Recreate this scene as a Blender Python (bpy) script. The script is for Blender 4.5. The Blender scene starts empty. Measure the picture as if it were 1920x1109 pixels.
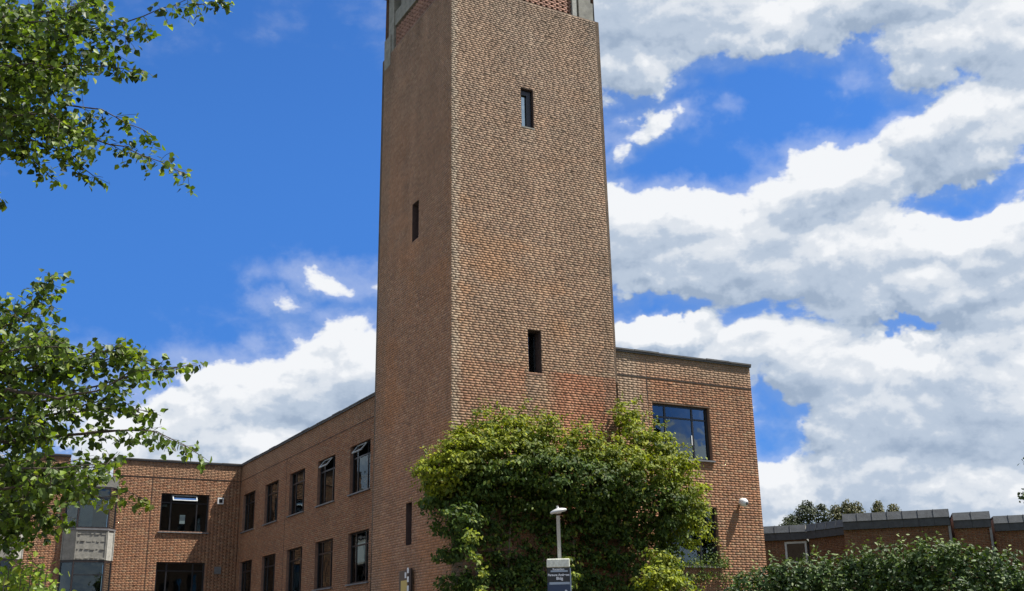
import bpy, bmesh, math, random
import numpy as np
from mathutils import Vector, Matrix

random.seed(7)
rng = np.random.default_rng(7)
S = bpy.context.scene
COL = S.collection
R = math.radians

# ------------------------------------------------------------------ camera
CAM = Vector((-12.782, -26.816, 1.6))
FWD = Vector((0.46003654, 0.83487464, 0.30224282))
RGT = Vector((0.87864775, -0.47706901, -0.0195778))
UPV = Vector((-0.12784568, -0.27457147, 0.9530299))
FOC = 2055.25 / 1920.0
cd = bpy.data.cameras.new('camera')
cam = bpy.data.objects.new('camera', cd)
COL.objects.link(cam)
cam.matrix_world = Matrix(((RGT.x, UPV.x, -FWD.x, CAM.x), (RGT.y, UPV.y, -FWD.y, CAM.y), (RGT.z, UPV.z, -FWD.z, CAM.z), (0, 0, 0, 1)))
cd.sensor_width = 36
cd.lens = 36 * FOC
cd.clip_start = 0.1
cd.clip_end = 3000
S.camera = cam
S.render.resolution_x = 1024
S.render.resolution_y = 591

# ------------------------------------------------------------------ sun, exposure
S.view_settings.view_transform = 'Standard'
S.view_settings.look = 'None'
S.view_settings.gamma = 1
S.view_settings.use_curve_mapping = False
S.view_settings.exposure = 0.95
SD = Vector((-0.5, 0.27, -1.0)).normalized()          # direction the sunlight travels
sl = bpy.data.lights.new('sun', 'SUN')
sl.energy = 4.3
sl.angle = R(0.5)
sl.color = (1.0, 0.95, 0.87)
so = bpy.data.objects.new('sun', sl)
so.rotation_euler = SD.to_track_quat('-Z', 'Y').to_euler()
so.location = (20, -20, 50)
COL.objects.link(so)
SUN_EL = math.asin(-SD.z)
SUN_AZ = math.atan2(-SD.x, -SD.y)

# ------------------------------------------------------------------ world: sky with cumulus
# azimuth, elevation, half width, half height (degrees), weight of each cloud or clear gap
CLOUDS = [
  (38.0, 31.7, 5.8, 2.7, 0.9), (44.9, 30.1, 3.7, 1.9, 0.9), (49.4, 30.9, 6.9, 1.5, 0.9), (53.1, 27.8, 3.8, 1.8, 0.9),
  (56.2, 27.7, 2.7, 2.6, 0.8), (36.0, 29.3, 2.0, 1.6, 0.9), (48.0, 26.9, 1.6, 0.8, 0.9), (37.6, 26.3, 2.6, 0.8, 0.75),
  (35.6, 24.9, 1.1, 1.2, 0.72), (41.0, 26.2, 1.1, 0.8, 0.75), (53.1, 23.3, 3.7, 2.1, 0.95), (55.9, 23.9, 1.7, 1.5, 0.6),
  (45.4, 22.1, 4.1, 2.0, 0.95), (42.4, 23.8, 2.1, 1.2, 0.5), (36.9, 20.7, 4.3, 2.5, 0.9), (41.7, 19.0, 5.5, 3.0, 0.9),
  (47.1, 18.1, 5.9, 2.6, 0.9), (53.6, 18.0, 4.0, 2.3, 0.9), (50.8, 16.1, 6.0, 1.5, 0.9), (36.9, 15.5, 3.4, 1.2, 0.9),
  (41.8, 14.0, 3.2, 1.2, 0.8), (43.8, 12.8, 3.9, 2.4, 0.9), (48.3, 10.8, 5.6, 3.6, 1.0), (52.8, 11.4, 3.4, 3.8, 1.0),
  (47.2, 7.5, 5.3, 2.3, 1.0), (50.9, 6.3, 5.0, 2.0, 1.0), (45.6, 14.3, 4.6, 1.1, 0.6), (42.2, 7.3, 1.8, 1.6, 0.8),
  (41.8, 5.5, 1.5, 0.8, 0.7), (19.0, 18.4, 2.6, 1.1, 0.85), (16.5, 17.0, 1.9, 0.6, 0.62), (19.3, 13.3, 3.9, 2.8, 1.15),
  (15.3, 12.2, 3.0, 2.7, 1.0), (12.5, 10.7, 2.4, 1.9, 0.9), (21.1, 15.0, 1.4, 1.7, 0.7), (16.0, 9.0, 7.5, 2.6, 1.1),
  (9.5, 9.0, 3.6, 2.2, 0.8), (10.9, 25.2, 12.3, 8.4, -1.2), (5.4, 18.1, 7.9, 3.8, -1.0), (16.5, 24.6, 5.9, 3.2, -1.0),
  (43.3, 26.6, 5.8, 1.9, -1.1), (38.9, 23.3, 3.6, 1.3, -1.1), (53.0, 20.4, 2.4, 0.7, -0.9), (37.0, 17.0, 2.8, 0.7, -0.9),
  (49.3, 14.5, 2.3, 0.5, -0.62), (42.3, 10.5, 1.1, 1.8, -0.8), (48.1, 26.1, 1.6, 3.0, -0.3), (43.9, 8.3, 0.8, 1.3, -0.5),
  (44.2, 16.4, 1.9, 0.5, -0.3),
]

class NT:
    """small helper to write node trees"""
    def __init__(s, nt): s.nt = nt
    def n(s, t, **kw):
        nd = s.nt.nodes.new(t)
        for k, v in kw.items(): setattr(nd, k, v)
        return nd
    def l(s, a, b): s.nt.links.new(a, b)
    def put(s, sock, v):
        if isinstance(v, bpy.types.NodeSocket): s.l(v, sock)
        elif v is not None: sock.default_value = v
    def m(s, op, a, b=None, c=None, clamp=False):
        nd = s.n('ShaderNodeMath', operation=op, use_clamp=clamp)
        s.put(nd.inputs[0], a)
        if b is not None: s.put(nd.inputs[1], b)
        if c is not None: s.put(nd.inputs[2], c)
        return nd.outputs[0]
    def v(s, op, a, b=None, c=None):
        nd = s.n('ShaderNodeVectorMath', operation=op)
        s.put(nd.inputs[0], a)
        if b is not None: s.put(nd.inputs[1], b)
        if c is not None: s.put(nd.inputs[2], c)
        return nd.outputs['Value'] if op in ('LENGTH', 'DOT_PRODUCT', 'DISTANCE') else nd.outputs[0]
    def rng(s, x, a, b, c=0.0, d=1.0, smooth=True):
        nd = s.n('ShaderNodeMapRange', interpolation_type='SMOOTHSTEP' if smooth else 'LINEAR')
        s.put(nd.inputs[0], x)
        for i, q in enumerate((a, b, c, d)): s.put(nd.inputs[1 + i], q)
        return nd.outputs[0]
    def mix(s, f, a, b, blend='MIX'):
        nd = s.n('ShaderNodeMix', data_type='RGBA', blend_type=blend)
        s.put(nd.inputs[0], f); s.put(nd.inputs[6], a); s.put(nd.inputs[7], b)
        return nd.outputs[2]
    def noise(s, vec, scale, detail=4, rough=0.5, dist=0.0, dim='3D', lac=2.0):
        nd = s.n('ShaderNodeTexNoise', noise_dimensions=dim)
        s.put(nd.inputs['Vector'], vec); nd.inputs['Scale'].default_value = scale
        nd.inputs['Detail'].default_value = detail; nd.inputs['Roughness'].default_value = rough
        nd.inputs['Distortion'].default_value = dist; nd.inputs['Lacunarity'].default_value = lac
        return nd.outputs[0], nd.outputs[1]

grp = bpy.data.node_groups.new('cloud_density', 'ShaderNodeTree')
grp.interface.new_socket('Vector', in_out='INPUT', socket_type='NodeSocketVector')
grp.interface.new_socket('Density', in_out='OUTPUT', socket_type='NodeSocketFloat')
grp.interface.new_socket('Blob', in_out='OUTPUT', socket_type='NodeSocketFloat')
g = NT(grp)
gi = g.n('NodeGroupInput'); go = g.n('NodeGroupOutput')
dirv = g.v('NORMALIZE', gi.outputs[0])
sx = g.n('ShaderNodeSeparateXYZ'); g.l(dirv, sx.inputs[0])
# warp the outline a little so no cloud keeps an elliptic edge
_, wc = g.noise(dirv, 11.0, 5, 0.6)
warp = g.v('SCALE', g.v('SUBTRACT', wc, (0.5, 0.5, 0.5)))
warp.node.inputs['Scale'].default_value = 5.6
az = g.m('MULTIPLY', g.m('ARCTAN2', sx.outputs[0], sx.outputs[1]), 180 / math.pi)
el = g.m('MULTIPLY', g.m('ARCSINE', sx.outputs[2]), 180 / math.pi)
cb = g.n('ShaderNodeCombineXYZ'); g.l(az, cb.inputs[0]); g.l(el, cb.inputs[1])
ae = g.v('ADD', cb.outputs[0], g.v('MULTIPLY', warp, (1, 1, 0)))
pos = None; neg = None
for a, e, wa, we, w in CLOUDS:
    d = g.v('SUBTRACT', ae, (a, e, 0))
    kk = 1.12 if w > 0.5 else 1.0
    d = g.v('MULTIPLY', d, (1 / wa / kk, 1 / we / kk, 0))
    q = g.v('DOT_PRODUCT', d, d)
    f = g.m('MULTIPLY', g.m('EXPONENT', g.m('MULTIPLY', q, -0.9)), w if w > 0 else w * .75)
    if w > 0: pos = f if pos is None else g.m('SMOOTH_MAX', pos, f, 0.12)
    else: neg = f if neg is None else g.m('ADD', neg, f)
flat = g.v('MULTIPLY', dirv, (1, 1, 1.7))
n1, _ = g.noise(flat, 9.0, 9, 0.60, 0.3)
n2, _ = g.noise(g.v('ADD', flat, (3.1, 1.7, 0.4)), 30.0, 6, 0.62, 0.25)
far_n, _ = g.noise(g.v('ADD', flat, (7.7, 2.2, 5.0)), 2.1, 5, 0.5)
out_cov = g.rng(far_n, 0.38, 0.56, -0.2, 0.85)
# inside the mapped part of the sky the hand-set clouds rule, outside it unseen cumulus is thickened for warmer ambient light
inside = g.m('MULTIPLY', g.rng(g.m('ABSOLUTE', g.m('SUBTRACT', az, 28.0)), 30.0, 42.0, 1.0, 0.0), g.rng(el, 33.0, 42.0, 1.0, 0.0))
cov = g.m('ADD', g.m('MULTIPLY', g.m('ADD', pos, neg), inside), g.m('MULTIPLY', out_cov, g.m('SUBTRACT', 1.0, inside)))
nz = g.m('ADD', g.m('MULTIPLY', g.m('SUBTRACT', n1, 0.5), 1.35), g.m('MULTIPLY', g.m('SUBTRACT', n2, 0.5), 0.55))
vo = g.n('ShaderNodeTexVoronoi', feature='F1')
vw = g.v('SCALE', g.v('SUBTRACT', wc, (0.5, 0.5, 0.5))); vw.node.inputs['Scale'].default_value = 0.05
g.l(g.v('ADD', flat, vw), vo.inputs['Vector'])
vo.inputs['Scale'].default_value = 19.0; vo.inputs['Detail'].default_value = 2.0; vo.inputs['Roughness'].default_value = 0.55
vo.normalize = True
puff = g.m('MULTIPLY', g.m('SUBTRACT', 0.42, vo.outputs['Distance']), 1.15)
den = g.m('ADD', g.m('ADD', cov, nz), puff)
g.l(den, go.inputs[0]); g.l(cov, go.inputs[1])

world = bpy.data.worlds.new('World')
S.world = world
world.use_nodes = True
world.cycles.sampling_method = 'MANUAL'
world.cycles.sample_map_resolution = 512
wn = world.node_tree; wn.nodes.clear()
w = NT(wn)
tc = w.n('ShaderNodeTexCoord')
sky = w.n('ShaderNodeTexSky', sky_type='NISHITA', sun_disc=False, sun_elevation=SUN_EL, sun_rotation=SUN_AZ)
sky.air_density = 1.0; sky.dust_density = 0.6; sky.ozone_density = 2.5
d0 = tc.outputs['Generated']
def dens(vec):
    nd = w.n('ShaderNodeGroup'); nd.node_tree = grp; w.put(nd.inputs[0], vec); return nd.outputs
A = dens(d0)
sunward = Vector((0.35, -0.15, 1.0)).normalized() * 0.011
B = dens(w.v('ADD', d0, tuple(sunward)))
C2 = dens(w.v('ADD', d0, tuple(sunward * 3.2)))
core = w.rng(A[0], 0.22, 0.52)
veil = w.m('MULTIPLY', w.rng(A[0], -0.40, 0.45), 0.30)
alpha = w.m('MAXIMUM', core, veil)
relief = w.m('ADD', w.m('MULTIPLY', w.m('SUBTRACT', A[0], B[0]), 1.15), w.m('MULTIPLY', w.m('SUBTRACT', A[1], C2[1]), 0.65))
thick = w.rng(A[0], 0.4, 1.7)
lit = w.m('ADD', 0.665, relief)
lit = w.m('SUBTRACT', lit, w.m('MULTIPLY', thick, 0.40), clamp=True)
sxy = w.n('ShaderNodeSeparateXYZ'); w.l(d0, sxy.inputs[0])
blue = w.mix(1.0, sky.outputs[0], w.mix(w.rng(sxy.outputs[2], 0.08, 0.45, 1, 0), (0.24, 0.52, 0.90, 1), (0.155, 0.345, 0.69, 1)), 'MULTIPLY')
lowf = w.rng(sxy.outputs[2], 0.0, 0.30, 1.0, 0.0)
CL_S = 4.95
ccol = w.n('ShaderNodeValToRGB')
er = ccol.color_ramp; er.interpolation = 'EASE'
er.elements[0].position = 0.0; er.elements[0].color = (0.36, 0.455, 0.60, 1)
er.elements[1].position = 1.0; er.elements[1].color = (0.95, 0.97, 1.0, 1)
e2 = er.elements.new(0.42); e2.color = (0.52, 0.61, 0.74, 1)
e3 = er.elements.new(0.72); e3.color = (0.76, 0.81, 0.88, 1)
w.l(lit, ccol.inputs[0])
cc = w.v('SCALE', ccol.outputs[0]); cc.node.inputs['Scale'].default_value = CL_S
skyc = w.mix(alpha, blue, cc)
bg = w.n('ShaderNodeBackground'); bg.inputs[1].default_value = 0.1
wo = w.n('ShaderNodeOutputWorld')
w.l(skyc, bg.inputs[0]); w.l(bg.outputs[0], wo.inputs[0])

# ------------------------------------------------------------------ helpers
def at(px, py, depth):
    """point seen at a photo pixel (1920x1109), so many metres along the view"""
    return CAM + (FWD + RGT * ((px - 960) / 2055.25) - UPV * ((py - 554.5) / 2055.25)) * depth

def tag(o, label=None, cat=None, group=None, kind=None):
    if label: o['label'] = label
    if cat: o['category'] = cat
    if group: o['group'] = group
    if kind: o['kind'] = kind
    return o

def empty(name, loc, label, cat, group=None, rz=0):
    o = bpy.data.objects.new(name, None)
    o.location = loc; o.rotation_euler = (0, 0, rz); o.empty_display_size = 0.2
    COL.objects.link(o)
    return tag(o, label, cat, group)

def link(name, me, parent=None, mat=None):
    o = bpy.data.objects.new(name, me)
    COL.objects.link(o)
    if mat is not None and not me.materials: me.materials.append(mat)
    if parent is not None:
        o.parent = parent
        # geometry is written in world coordinates: undo the parent's place
        mw = Matrix.Identity(4)
        p = parent
        chain = []
        while p is not None:
            chain.append(p); p = p.parent
        for q in reversed(chain): mw = mw @ q.matrix_parent_inverse @ q.matrix_basis
        o.matrix_parent_inverse = mw.inverted()
    return o

class MB:
    def __init__(s): s.v = []; s.f = []
    def add(s, vs, fs):
        b = len(s.v); s.v += [tuple(x) for x in vs]; s.f += [tuple(b + i for i in f) for f in fs]; return s
    def box(s, x0, x1, y0, y1, z0, z1, faces='all'):
        vs = [(x0, y0, z0), (x1, y0, z0), (x1, y1, z0), (x0, y1, z0), (x0, y0, z1), (x1, y0, z1), (x1, y1, z1), (x0, y1, z1)]
        return s.add(vs, [(0, 3, 2, 1), (4, 5, 6, 7), (0, 1, 5, 4), (1, 2, 6, 5), (2, 3, 7, 6), (3, 0, 4, 7)])
    def obox(s, o, a, b, c):
        """box from corner o with edge vectors a, b, c"""
        o, a, b, c = Vector(o), Vector(a), Vector(b), Vector(c)
        vs = [o, o + a, o + a + b, o + b, o + c, o + a + c, o + a + b + c, o + b + c]
        return s.add(vs, [(0, 3, 2, 1), (4, 5, 6, 7), (0, 1, 5, 4), (1, 2, 6, 5), (2, 3, 7, 6), (3, 0, 4, 7)])
    def prism(s, pts, z0, z1):
        n = len(pts)
        vs = [(x, y, z0) for x, y in pts] + [(x, y, z1) for x, y in pts]
        return s.add(vs, [tuple(range(n - 1, -1, -1)), tuple(range(n, 2 * n))] + [(i, (i + 1) % n, n + (i + 1) % n, n + i) for i in range(n)])
    def tube(s, pts, rads, seg=8, cap=True):
        pts = [Vector(p) for p in pts]
        b = len(s.v)
        ref = Vector((0.3, 0.2, 1)).normalized()
        for i, p in enumerate(pts):
            t = (pts[min(i + 1, len(pts) - 1)] - pts[max(i - 1, 0)])
            if t.length < 1e-6: t = Vector((0, 0, 1))
            t.normalize()
            u = t.cross(ref)
            if u.length < 1e-3: u = t.cross(Vector((1, 0, 0)))
            u.normalize(); v2 = t.cross(u)
            for k in range(seg):
                an = 2 * math.pi * k / seg
                s.v.append(tuple(p + (u * math.cos(an) + v2 * math.sin(an)) * rads[i]))
        for i in range(len(pts) - 1):
            for k in range(seg):
                s.f.append((b + i * seg + k, b + i * seg + (k + 1) % seg, b + (i + 1) * seg + (k + 1) % seg, b + (i + 1) * seg + k))
        if cap:
            s.f.append(tuple(b + k for k in range(seg))); s.f.append(tuple(b + (len(pts) - 1) * seg + k for k in reversed(range(seg))))
        return s
    def lathe(s, prof, M, seg=24):
        b = len(s.v)
        for r, z in prof:
            for k in range(seg):
                an = 2 * math.pi * k / seg
                s.v.append(tuple(M @ Vector((r * math.cos(an), r * math.sin(an), z))))
        for i in range(len(prof) - 1):
            for k in range(seg):
                s.f.append((b + i * seg + k, b + i * seg + (k + 1) % seg, b + (i + 1) * seg + (k + 1) % seg, b + (i + 1) * seg + k))
        return s
    def build(s, name, mat, parent=None, smooth=False):
        me = bpy.data.meshes.new(name)
        me.from_pydata(s.v, [], s.f); me.update()
        if smooth:
            me.polygons.foreach_set('use_smooth', [True] * len(me.polygons))
        o = link(name, me, parent, mat)
        return o

def mesh_np(name, verts, faces, col=None, mat=None, parent=None, smooth=False):
    """verts N x 3, faces M x k (all the same size), col N x 3"""
    me = bpy.data.meshes.new(name)
    nf, k = faces.shape
    me.vertices.add(len(verts)); me.vertices.foreach_set('co', verts.astype(np.float32).ravel())
    me.loops.add(nf * k); me.loops.foreach_set('vertex_index', faces.astype(np.int32).ravel())
    me.polygons.add(nf); me.polygons.foreach_set('loop_start', np.arange(0, nf * k, k, dtype=np.int32))
    if smooth: me.polygons.foreach_set('use_smooth', np.ones(nf, dtype=bool))
    me.update(calc_edges=True)
    if col is not None:
        ca = me.color_attributes.new('Col', 'FLOAT_COLOR', 'POINT')
        ca.data.foreach_set('color', np.concatenate([col, np.ones((len(col), 1))], 1).astype(np.float32).ravel())
    return link(name, me, parent, mat)

# ------------------------------------------------------------------ materials
def pmat(name, col, rough=0.6, metal=0.0, spec=0.5, vary=0.15, scale=3.0, bump=0.0, bscale=40.0):
    m = bpy.data.materials.new(name); m.use_nodes = True
    t = NT(m.node_tree); p = m.node_tree.nodes['Principled BSDF']
    geo = t.n('ShaderNodeNewGeometry')
    f, _ = t.noise(geo.outputs['Position'], scale, 6, 0.6)
    k = t.rng(f, 0.25, 0.75, 1 - vary, 1 + vary, False)
    c = t.v('SCALE', (col[0], col[1], col[2])); t.l(k, c.node.inputs['Scale'])
    t.l(c, p.inputs['Base Color'])
    p.inputs['Roughness'].default_value = rough; p.inputs['Metallic'].default_value = metal
    p.inputs['Specular IOR Level'].default_value = spec
    if bump:
        f2, _ = t.noise(geo.outputs['Position'], bscale, 4, 0.6)
        b = t.n('ShaderNodeBump'); b.inputs['Strength'].default_value = bump; b.inputs['Distance'].default_value = 0.01
        t.l(f2, b.inputs['Height']); t.l(b.outputs[0], p.inputs['Normal'])
    return m

def attr_mat(name, rough=0.85, spec=0.25, grain=0.28, gscale=55.0, bump=0.5):
    m = bpy.data.materials.new(name); m.use_nodes = True
    t = NT(m.node_tree); p = m.node_tree.nodes['Principled BSDF']
    a = t.n('ShaderNodeAttribute', attribute_name='Col')
    geo = t.n('ShaderNodeNewGeometry')
    f, _ = t.noise(geo.outputs['Position'], gscale, 5, 0.65)
    f3, _ = t.noise(geo.outputs['Position'], 0.9, 4, 0.6)
    k = t.m('MULTIPLY', t.rng(f, 0.25, 0.75, 1 - grain, 1 + grain, False), t.rng(f3, 0.3, 0.7, 0.9, 1.1, False))
    c = t.v('SCALE', a.outputs['Color']); t.l(k, c.node.inputs['Scale'])
    t.l(c, p.inputs['Base Color'])
    p.inputs['Roughness'].default_value = rough; p.inputs['Specular IOR Level'].default_value = spec
    b = t.n('ShaderNodeBump'); b.inputs['Strength'].default_value = bump; b.inputs['Distance'].default_value = 0.004
    t.l(f, b.inputs['Height']); t.l(b.outputs[0], p.inputs['Normal'])
    return m

def leaf_mat(name, trans=0.3, rough=0.42, spec=0.5):
    m = bpy.data.materials.new(name); m.use_nodes = True
    nt = m.node_tree; t = NT(nt); p = nt.nodes['Principled BSDF']; out = nt.nodes['Material Output']
    a = t.n('ShaderNodeAttribute', attribute_name='Col')
    t.l(a.outputs['Color'], p.inputs['Base Color'])
    p.inputs['Roughness'].default_value = rough; p.inputs['Specular IOR Level'].default_value = spec
    tr = t.n('ShaderNodeBsdfTranslucent')
    t.l(t.mix(1.0, a.outputs['Color'], (1.5, 1.6, 0.5, 1), 'MULTIPLY'), tr.inputs[0])
    mx = t.n('ShaderNodeMixShader'); mx.inputs[0].default_value = trans
    t.l(p.outputs[0], mx.inputs[1]); t.l(tr.outputs[0], mx.inputs[2]); t.l(mx.outputs[0], out.inputs[0])
    return m

def glass_mat(name, tint=(0.6, 0.66, 0.66), base=0.04, refl=(.5, .58, .62)):
    m = bpy.data.materials.new(name); m.use_nodes = True
    nt = m.node_tree; nt.nodes.clear(); t = NT(nt)
    out = t.n('ShaderNodeOutputMaterial')
    tr = t.n('ShaderNodeBsdfTransparent'); tr.inputs[0].default_value = (*tint, 1)
    gl = t.n('ShaderNodeBsdfGlossy'); gl.inputs['Roughness'].default_value = 0.015
    gl.inputs[0].default_value = (*refl, 1)
    geo = t.n('ShaderNodeNewGeometry')
    f, _ = t.noise(geo.outputs['Position'], 1.3, 2, 0.5)
    b = t.n('ShaderNodeBump'); b.inputs['Strength'].default_value = 0.25; b.inputs['Distance'].default_value = 0.02
    t.l(f, b.inputs['Height']); t.l(b.outputs[0], gl.inputs['Normal'])
    fr = t.n('ShaderNodeFresnel'); fr.inputs[0].default_value = 1.5
    k = t.m('ADD', t.m('MULTIPLY', fr.outputs[0], 1.25), base, clamp=True)
    mx = t.n('ShaderNodeMixShader'); t.l(k, mx.inputs[0])
    t.l(tr.outputs[0], mx.inputs[1]); t.l(gl.outputs[0], mx.inputs[2]); t.l(mx.outputs[0], out.inputs[0])
    return m

M_BRICK = attr_mat('brick')
M_MORTAR = pmat('mortar', (0.185, 0.135, 0.10), 0.95, vary=0.25, scale=4, bump=0.6, bscale=60)
M_MORTAR_T = pmat('tower_mortar', (0.24, 0.175, 0.125), 0.95, vary=0.3, scale=3, bump=0.6, bscale=60)
M_REVEAL = pmat('reveal_brick', (0.20, 0.115, 0.08), 0.9, vary=0.35, scale=9)
M_CONC = pmat('weathered_concrete', (0.24, 0.23, 0.20), 0.9, vary=0.35, scale=5, bump=0.6, bscale=30)
M_CONC_L = pmat('pale_concrete', (0.36, 0.355, 0.32), 0.9, vary=0.3, scale=7, bump=0.8, bscale=25)
M_COPE = pmat('dark_coping', (0.075, 0.07, 0.065), 0.7, vary=0.3, scale=4)
M_FRAME = pmat('black_frame', (0.018, 0.018, 0.021), 0.35, vary=0.2)
M_SILL = pmat('grey_sill', (0.16, 0.16, 0.165), 0.55, vary=0.25, scale=8)
M_WHITE = pmat('white_paint', (0.74, 0.74, 0.72), 0.45, vary=0.08, scale=6)
M_LAMP = pmat('lamp_grey', (0.47, 0.48, 0.46), 0.45, vary=0.15, scale=6)
M_LEAD = pmat('lead_sheet', (0.07, 0.076, 0.08), 0.6, vary=0.4, scale=5, bump=0.5, bscale=14)
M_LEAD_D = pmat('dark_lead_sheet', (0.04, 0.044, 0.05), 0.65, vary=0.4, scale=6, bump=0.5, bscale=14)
M_ROOF = pmat('roof_felt', (0.06, 0.06, 0.062), 0.9)
M_INT = pmat('interior', (0.10, 0.10, 0.10), 0.9, vary=0.3, scale=1.5)
M_PAPER = pmat('paper', (0.62, 0.66, 0.66), 0.7, vary=0.1, scale=10)
M_BLIND = pmat('blind_cloth', (0.42, 0.44, 0.44), 0.8, vary=0.2, scale=8)
M_TEAL = pmat('teal_screen', (0.10, 0.40, 0.45), 0.5, vary=0.2, scale=2)
M_CURT = pmat('curtain_cloth', (0.42, 0.36, 0.28), 0.85, vary=0.3, scale=8)
M_BARK = pmat('bark', (0.16, 0.12, 0.09), 0.9, vary=0.4, scale=20, bump=0.8)
M_TWIG = pmat('twig_bark', (0.07, 0.05, 0.038), 0.7, vary=0.3, scale=20)
M_BIRCH = pmat('birch_bark', (0.52, 0.49, 0.45), 0.8, vary=0.45, scale=7, bump=0.6)
M_GLASS = glass_mat('window_glass')
M_GLASS_B = glass_mat('reflective_glass', (0.45, 0.52, 0.55), 0.04, (.36, .45, .52))
M_GLASS_T = glass_mat('mirror_glass', (0.3, 0.35, 0.4), 0.5, (.6, .7, .75))
M_DARKREV = pmat('shaded_brick', (0.07, 0.045, 0.04), 0.9, vary=0.3, scale=9)  # shade of the tower window jambs, put into a darker brick colour
M_LEAF = leaf_mat('birch_leaf', 0.36, 0.5, 0.4)
M_CREEP = leaf_mat('creeper_leaf', 0.3, 0.6, 0.22)
M_LAUR = leaf_mat('hedge_leaf', 0.15, 0.55, 0.3)
M_FAR = leaf_mat('far_leaf', 0.15, 0.6, 0.3)
M_NAVY = pmat('navy_panel', (0.012, 0.03, 0.075), 0.3, vary=0.15)
M_BLACK = pmat('black_panel', (0.010, 0.011, 0.014), 0.3, vary=0.15)
M_YELL = pmat('yellow_panel', (0.55, 0.40, 0.12), 0.6, vary=0.1)
M_SIGNW = pmat('sign_cap', (0.62, 0.63, 0.53), 0.6, vary=0.28, scale=16)
M_LETTER = pmat('sign_letter', (0.72, 0.74, 0.76), 0.5, vary=0.05)
M_STRIPE = pmat('sign_stripe', (0.30, 0.36, 0.42), 0.5, vary=0.15)

# ground: grass, and an unseen paved court added for warm bounce light
def ground():
    m = bpy.data.materials.new('grass_ground'); m.use_nodes = True
    t = NT(m.node_tree); p = m.node_tree.nodes['Principled BSDF']
    geo = t.n('ShaderNodeNewGeometry')
    f, _ = t.noise(geo.outputs['Position'], 0.4, 8, 0.65)
    f2, _ = t.noise(geo.outputs['Position'], 18, 4, 0.6)
    c = t.mix(t.rng(f, 0.3, 0.7), (0.035, 0.06, 0.016, 1), (0.075, 0.10, 0.03, 1))
    c = t.mix(t.rng(f2, 0.35, 0.7, 0.0, 0.5), c, (0.02, 0.035, 0.01, 1))
    t.l(c, p.inputs['Base Color']); p.inputs['Roughness'].default_value = 0.95
    b = t.n('ShaderNodeBump'); b.inputs['Strength'].default_value = 1; b.inputs['Distance'].default_value = 0.04
    t.l(f2, b.inputs['Height']); t.l(b.outputs[0], p.inputs['Normal'])
    mb = MB(); n = 24; s = 1500
    xs = [math.copysign(abs(i / n) ** 2.2, i) * s for i in range(-n, n + 1)]
    for y in xs:
        for x in xs: mb.v.append((x, y, 0))
    k = 2 * n + 1
    for j in range(2 * n):
        for i in range(2 * n): mb.f.append((j * k + i, j * k + i + 1, (j + 1) * k + i + 1, (j + 1) * k + i))
    tag(mb.build('ground', m), kind='structure')
    pm = pmat('bounce_paving', (0.125, 0.105, 0.088), 0.9, vary=0.25, scale=1.2, bump=0.6, bscale=50)
    pb = MB().add([(-34, -40, .004), (14, -40, .004), (14, -3, .004), (-34, -3, .004)], [(0, 1, 2, 3)])
    pb.add([(-34, -3, .004), (-1.2, -3, .004), (-1.2, 26.2, .004), (-34, 26.2, .004)], [(0, 1, 2, 3)])
    tag(pb.build('bounce_pavement', pm), kind='structure')
ground()

# ------------------------------------------------------------------ brickwork
def vnoise(x, y, s, seed=0):
    """smooth value noise, numpy"""
    x = np.asarray(x) / s + 100.3; y = np.asarray(y) / s + 57.7
    xi = np.floor(x).astype(int); yi = np.floor(y).astype(int); fx = x - xi; fy = y - yi
    fx = fx * fx * (3 - 2 * fx); fy = fy * fy * (3 - 2 * fy)
    def h(a, b): return np.modf(np.abs(np.sin(a * 127.1 + b * 311.7 + seed * 17.3) * 43758.5453))[0]
    return (h(xi, yi) * (1 - fx) + h(xi + 1, yi) * fx) * (1 - fy) + (h(xi, yi + 1) * (1 - fx) + h(xi + 1, yi + 1) * fx) * fy

def wing_col(u, z, n):
    a = np.array([0.36, 0.150, 0.085]); b = np.array([0.40, 0.215, 0.135]); c = np.array([0.235, 0.115, 0.085]); d = np.array([0.40, 0.27, 0.19])
    r = rng.random(n)[:, None]
    col = np.where(r < .45, a, np.where(r < .74, b, np.where(r < .93, c, d)))
    pale = np.clip((z - 9.35) * 4, 0, 1) * .45 + .25 * vnoise(u, z, 1.8, 3)
    col = col * (1 - pale[:, None]) + np.array([0.35, 0.235, 0.165]) * pale[:, None]
    col = col * .5 + col.mean(0) * .5
    st = .93 + .12 * vnoise(u, z * .12, .5, 8)
    st = st * (1 - .22 * np.clip((z - 9.75) * 3, 0, 1) * vnoise(u, z * .3, .35, 6))
    return col * np.array([.76, .79, .70]) * (st * (0.88 + 0.22 * rng.random(n)))[:, None]

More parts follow.
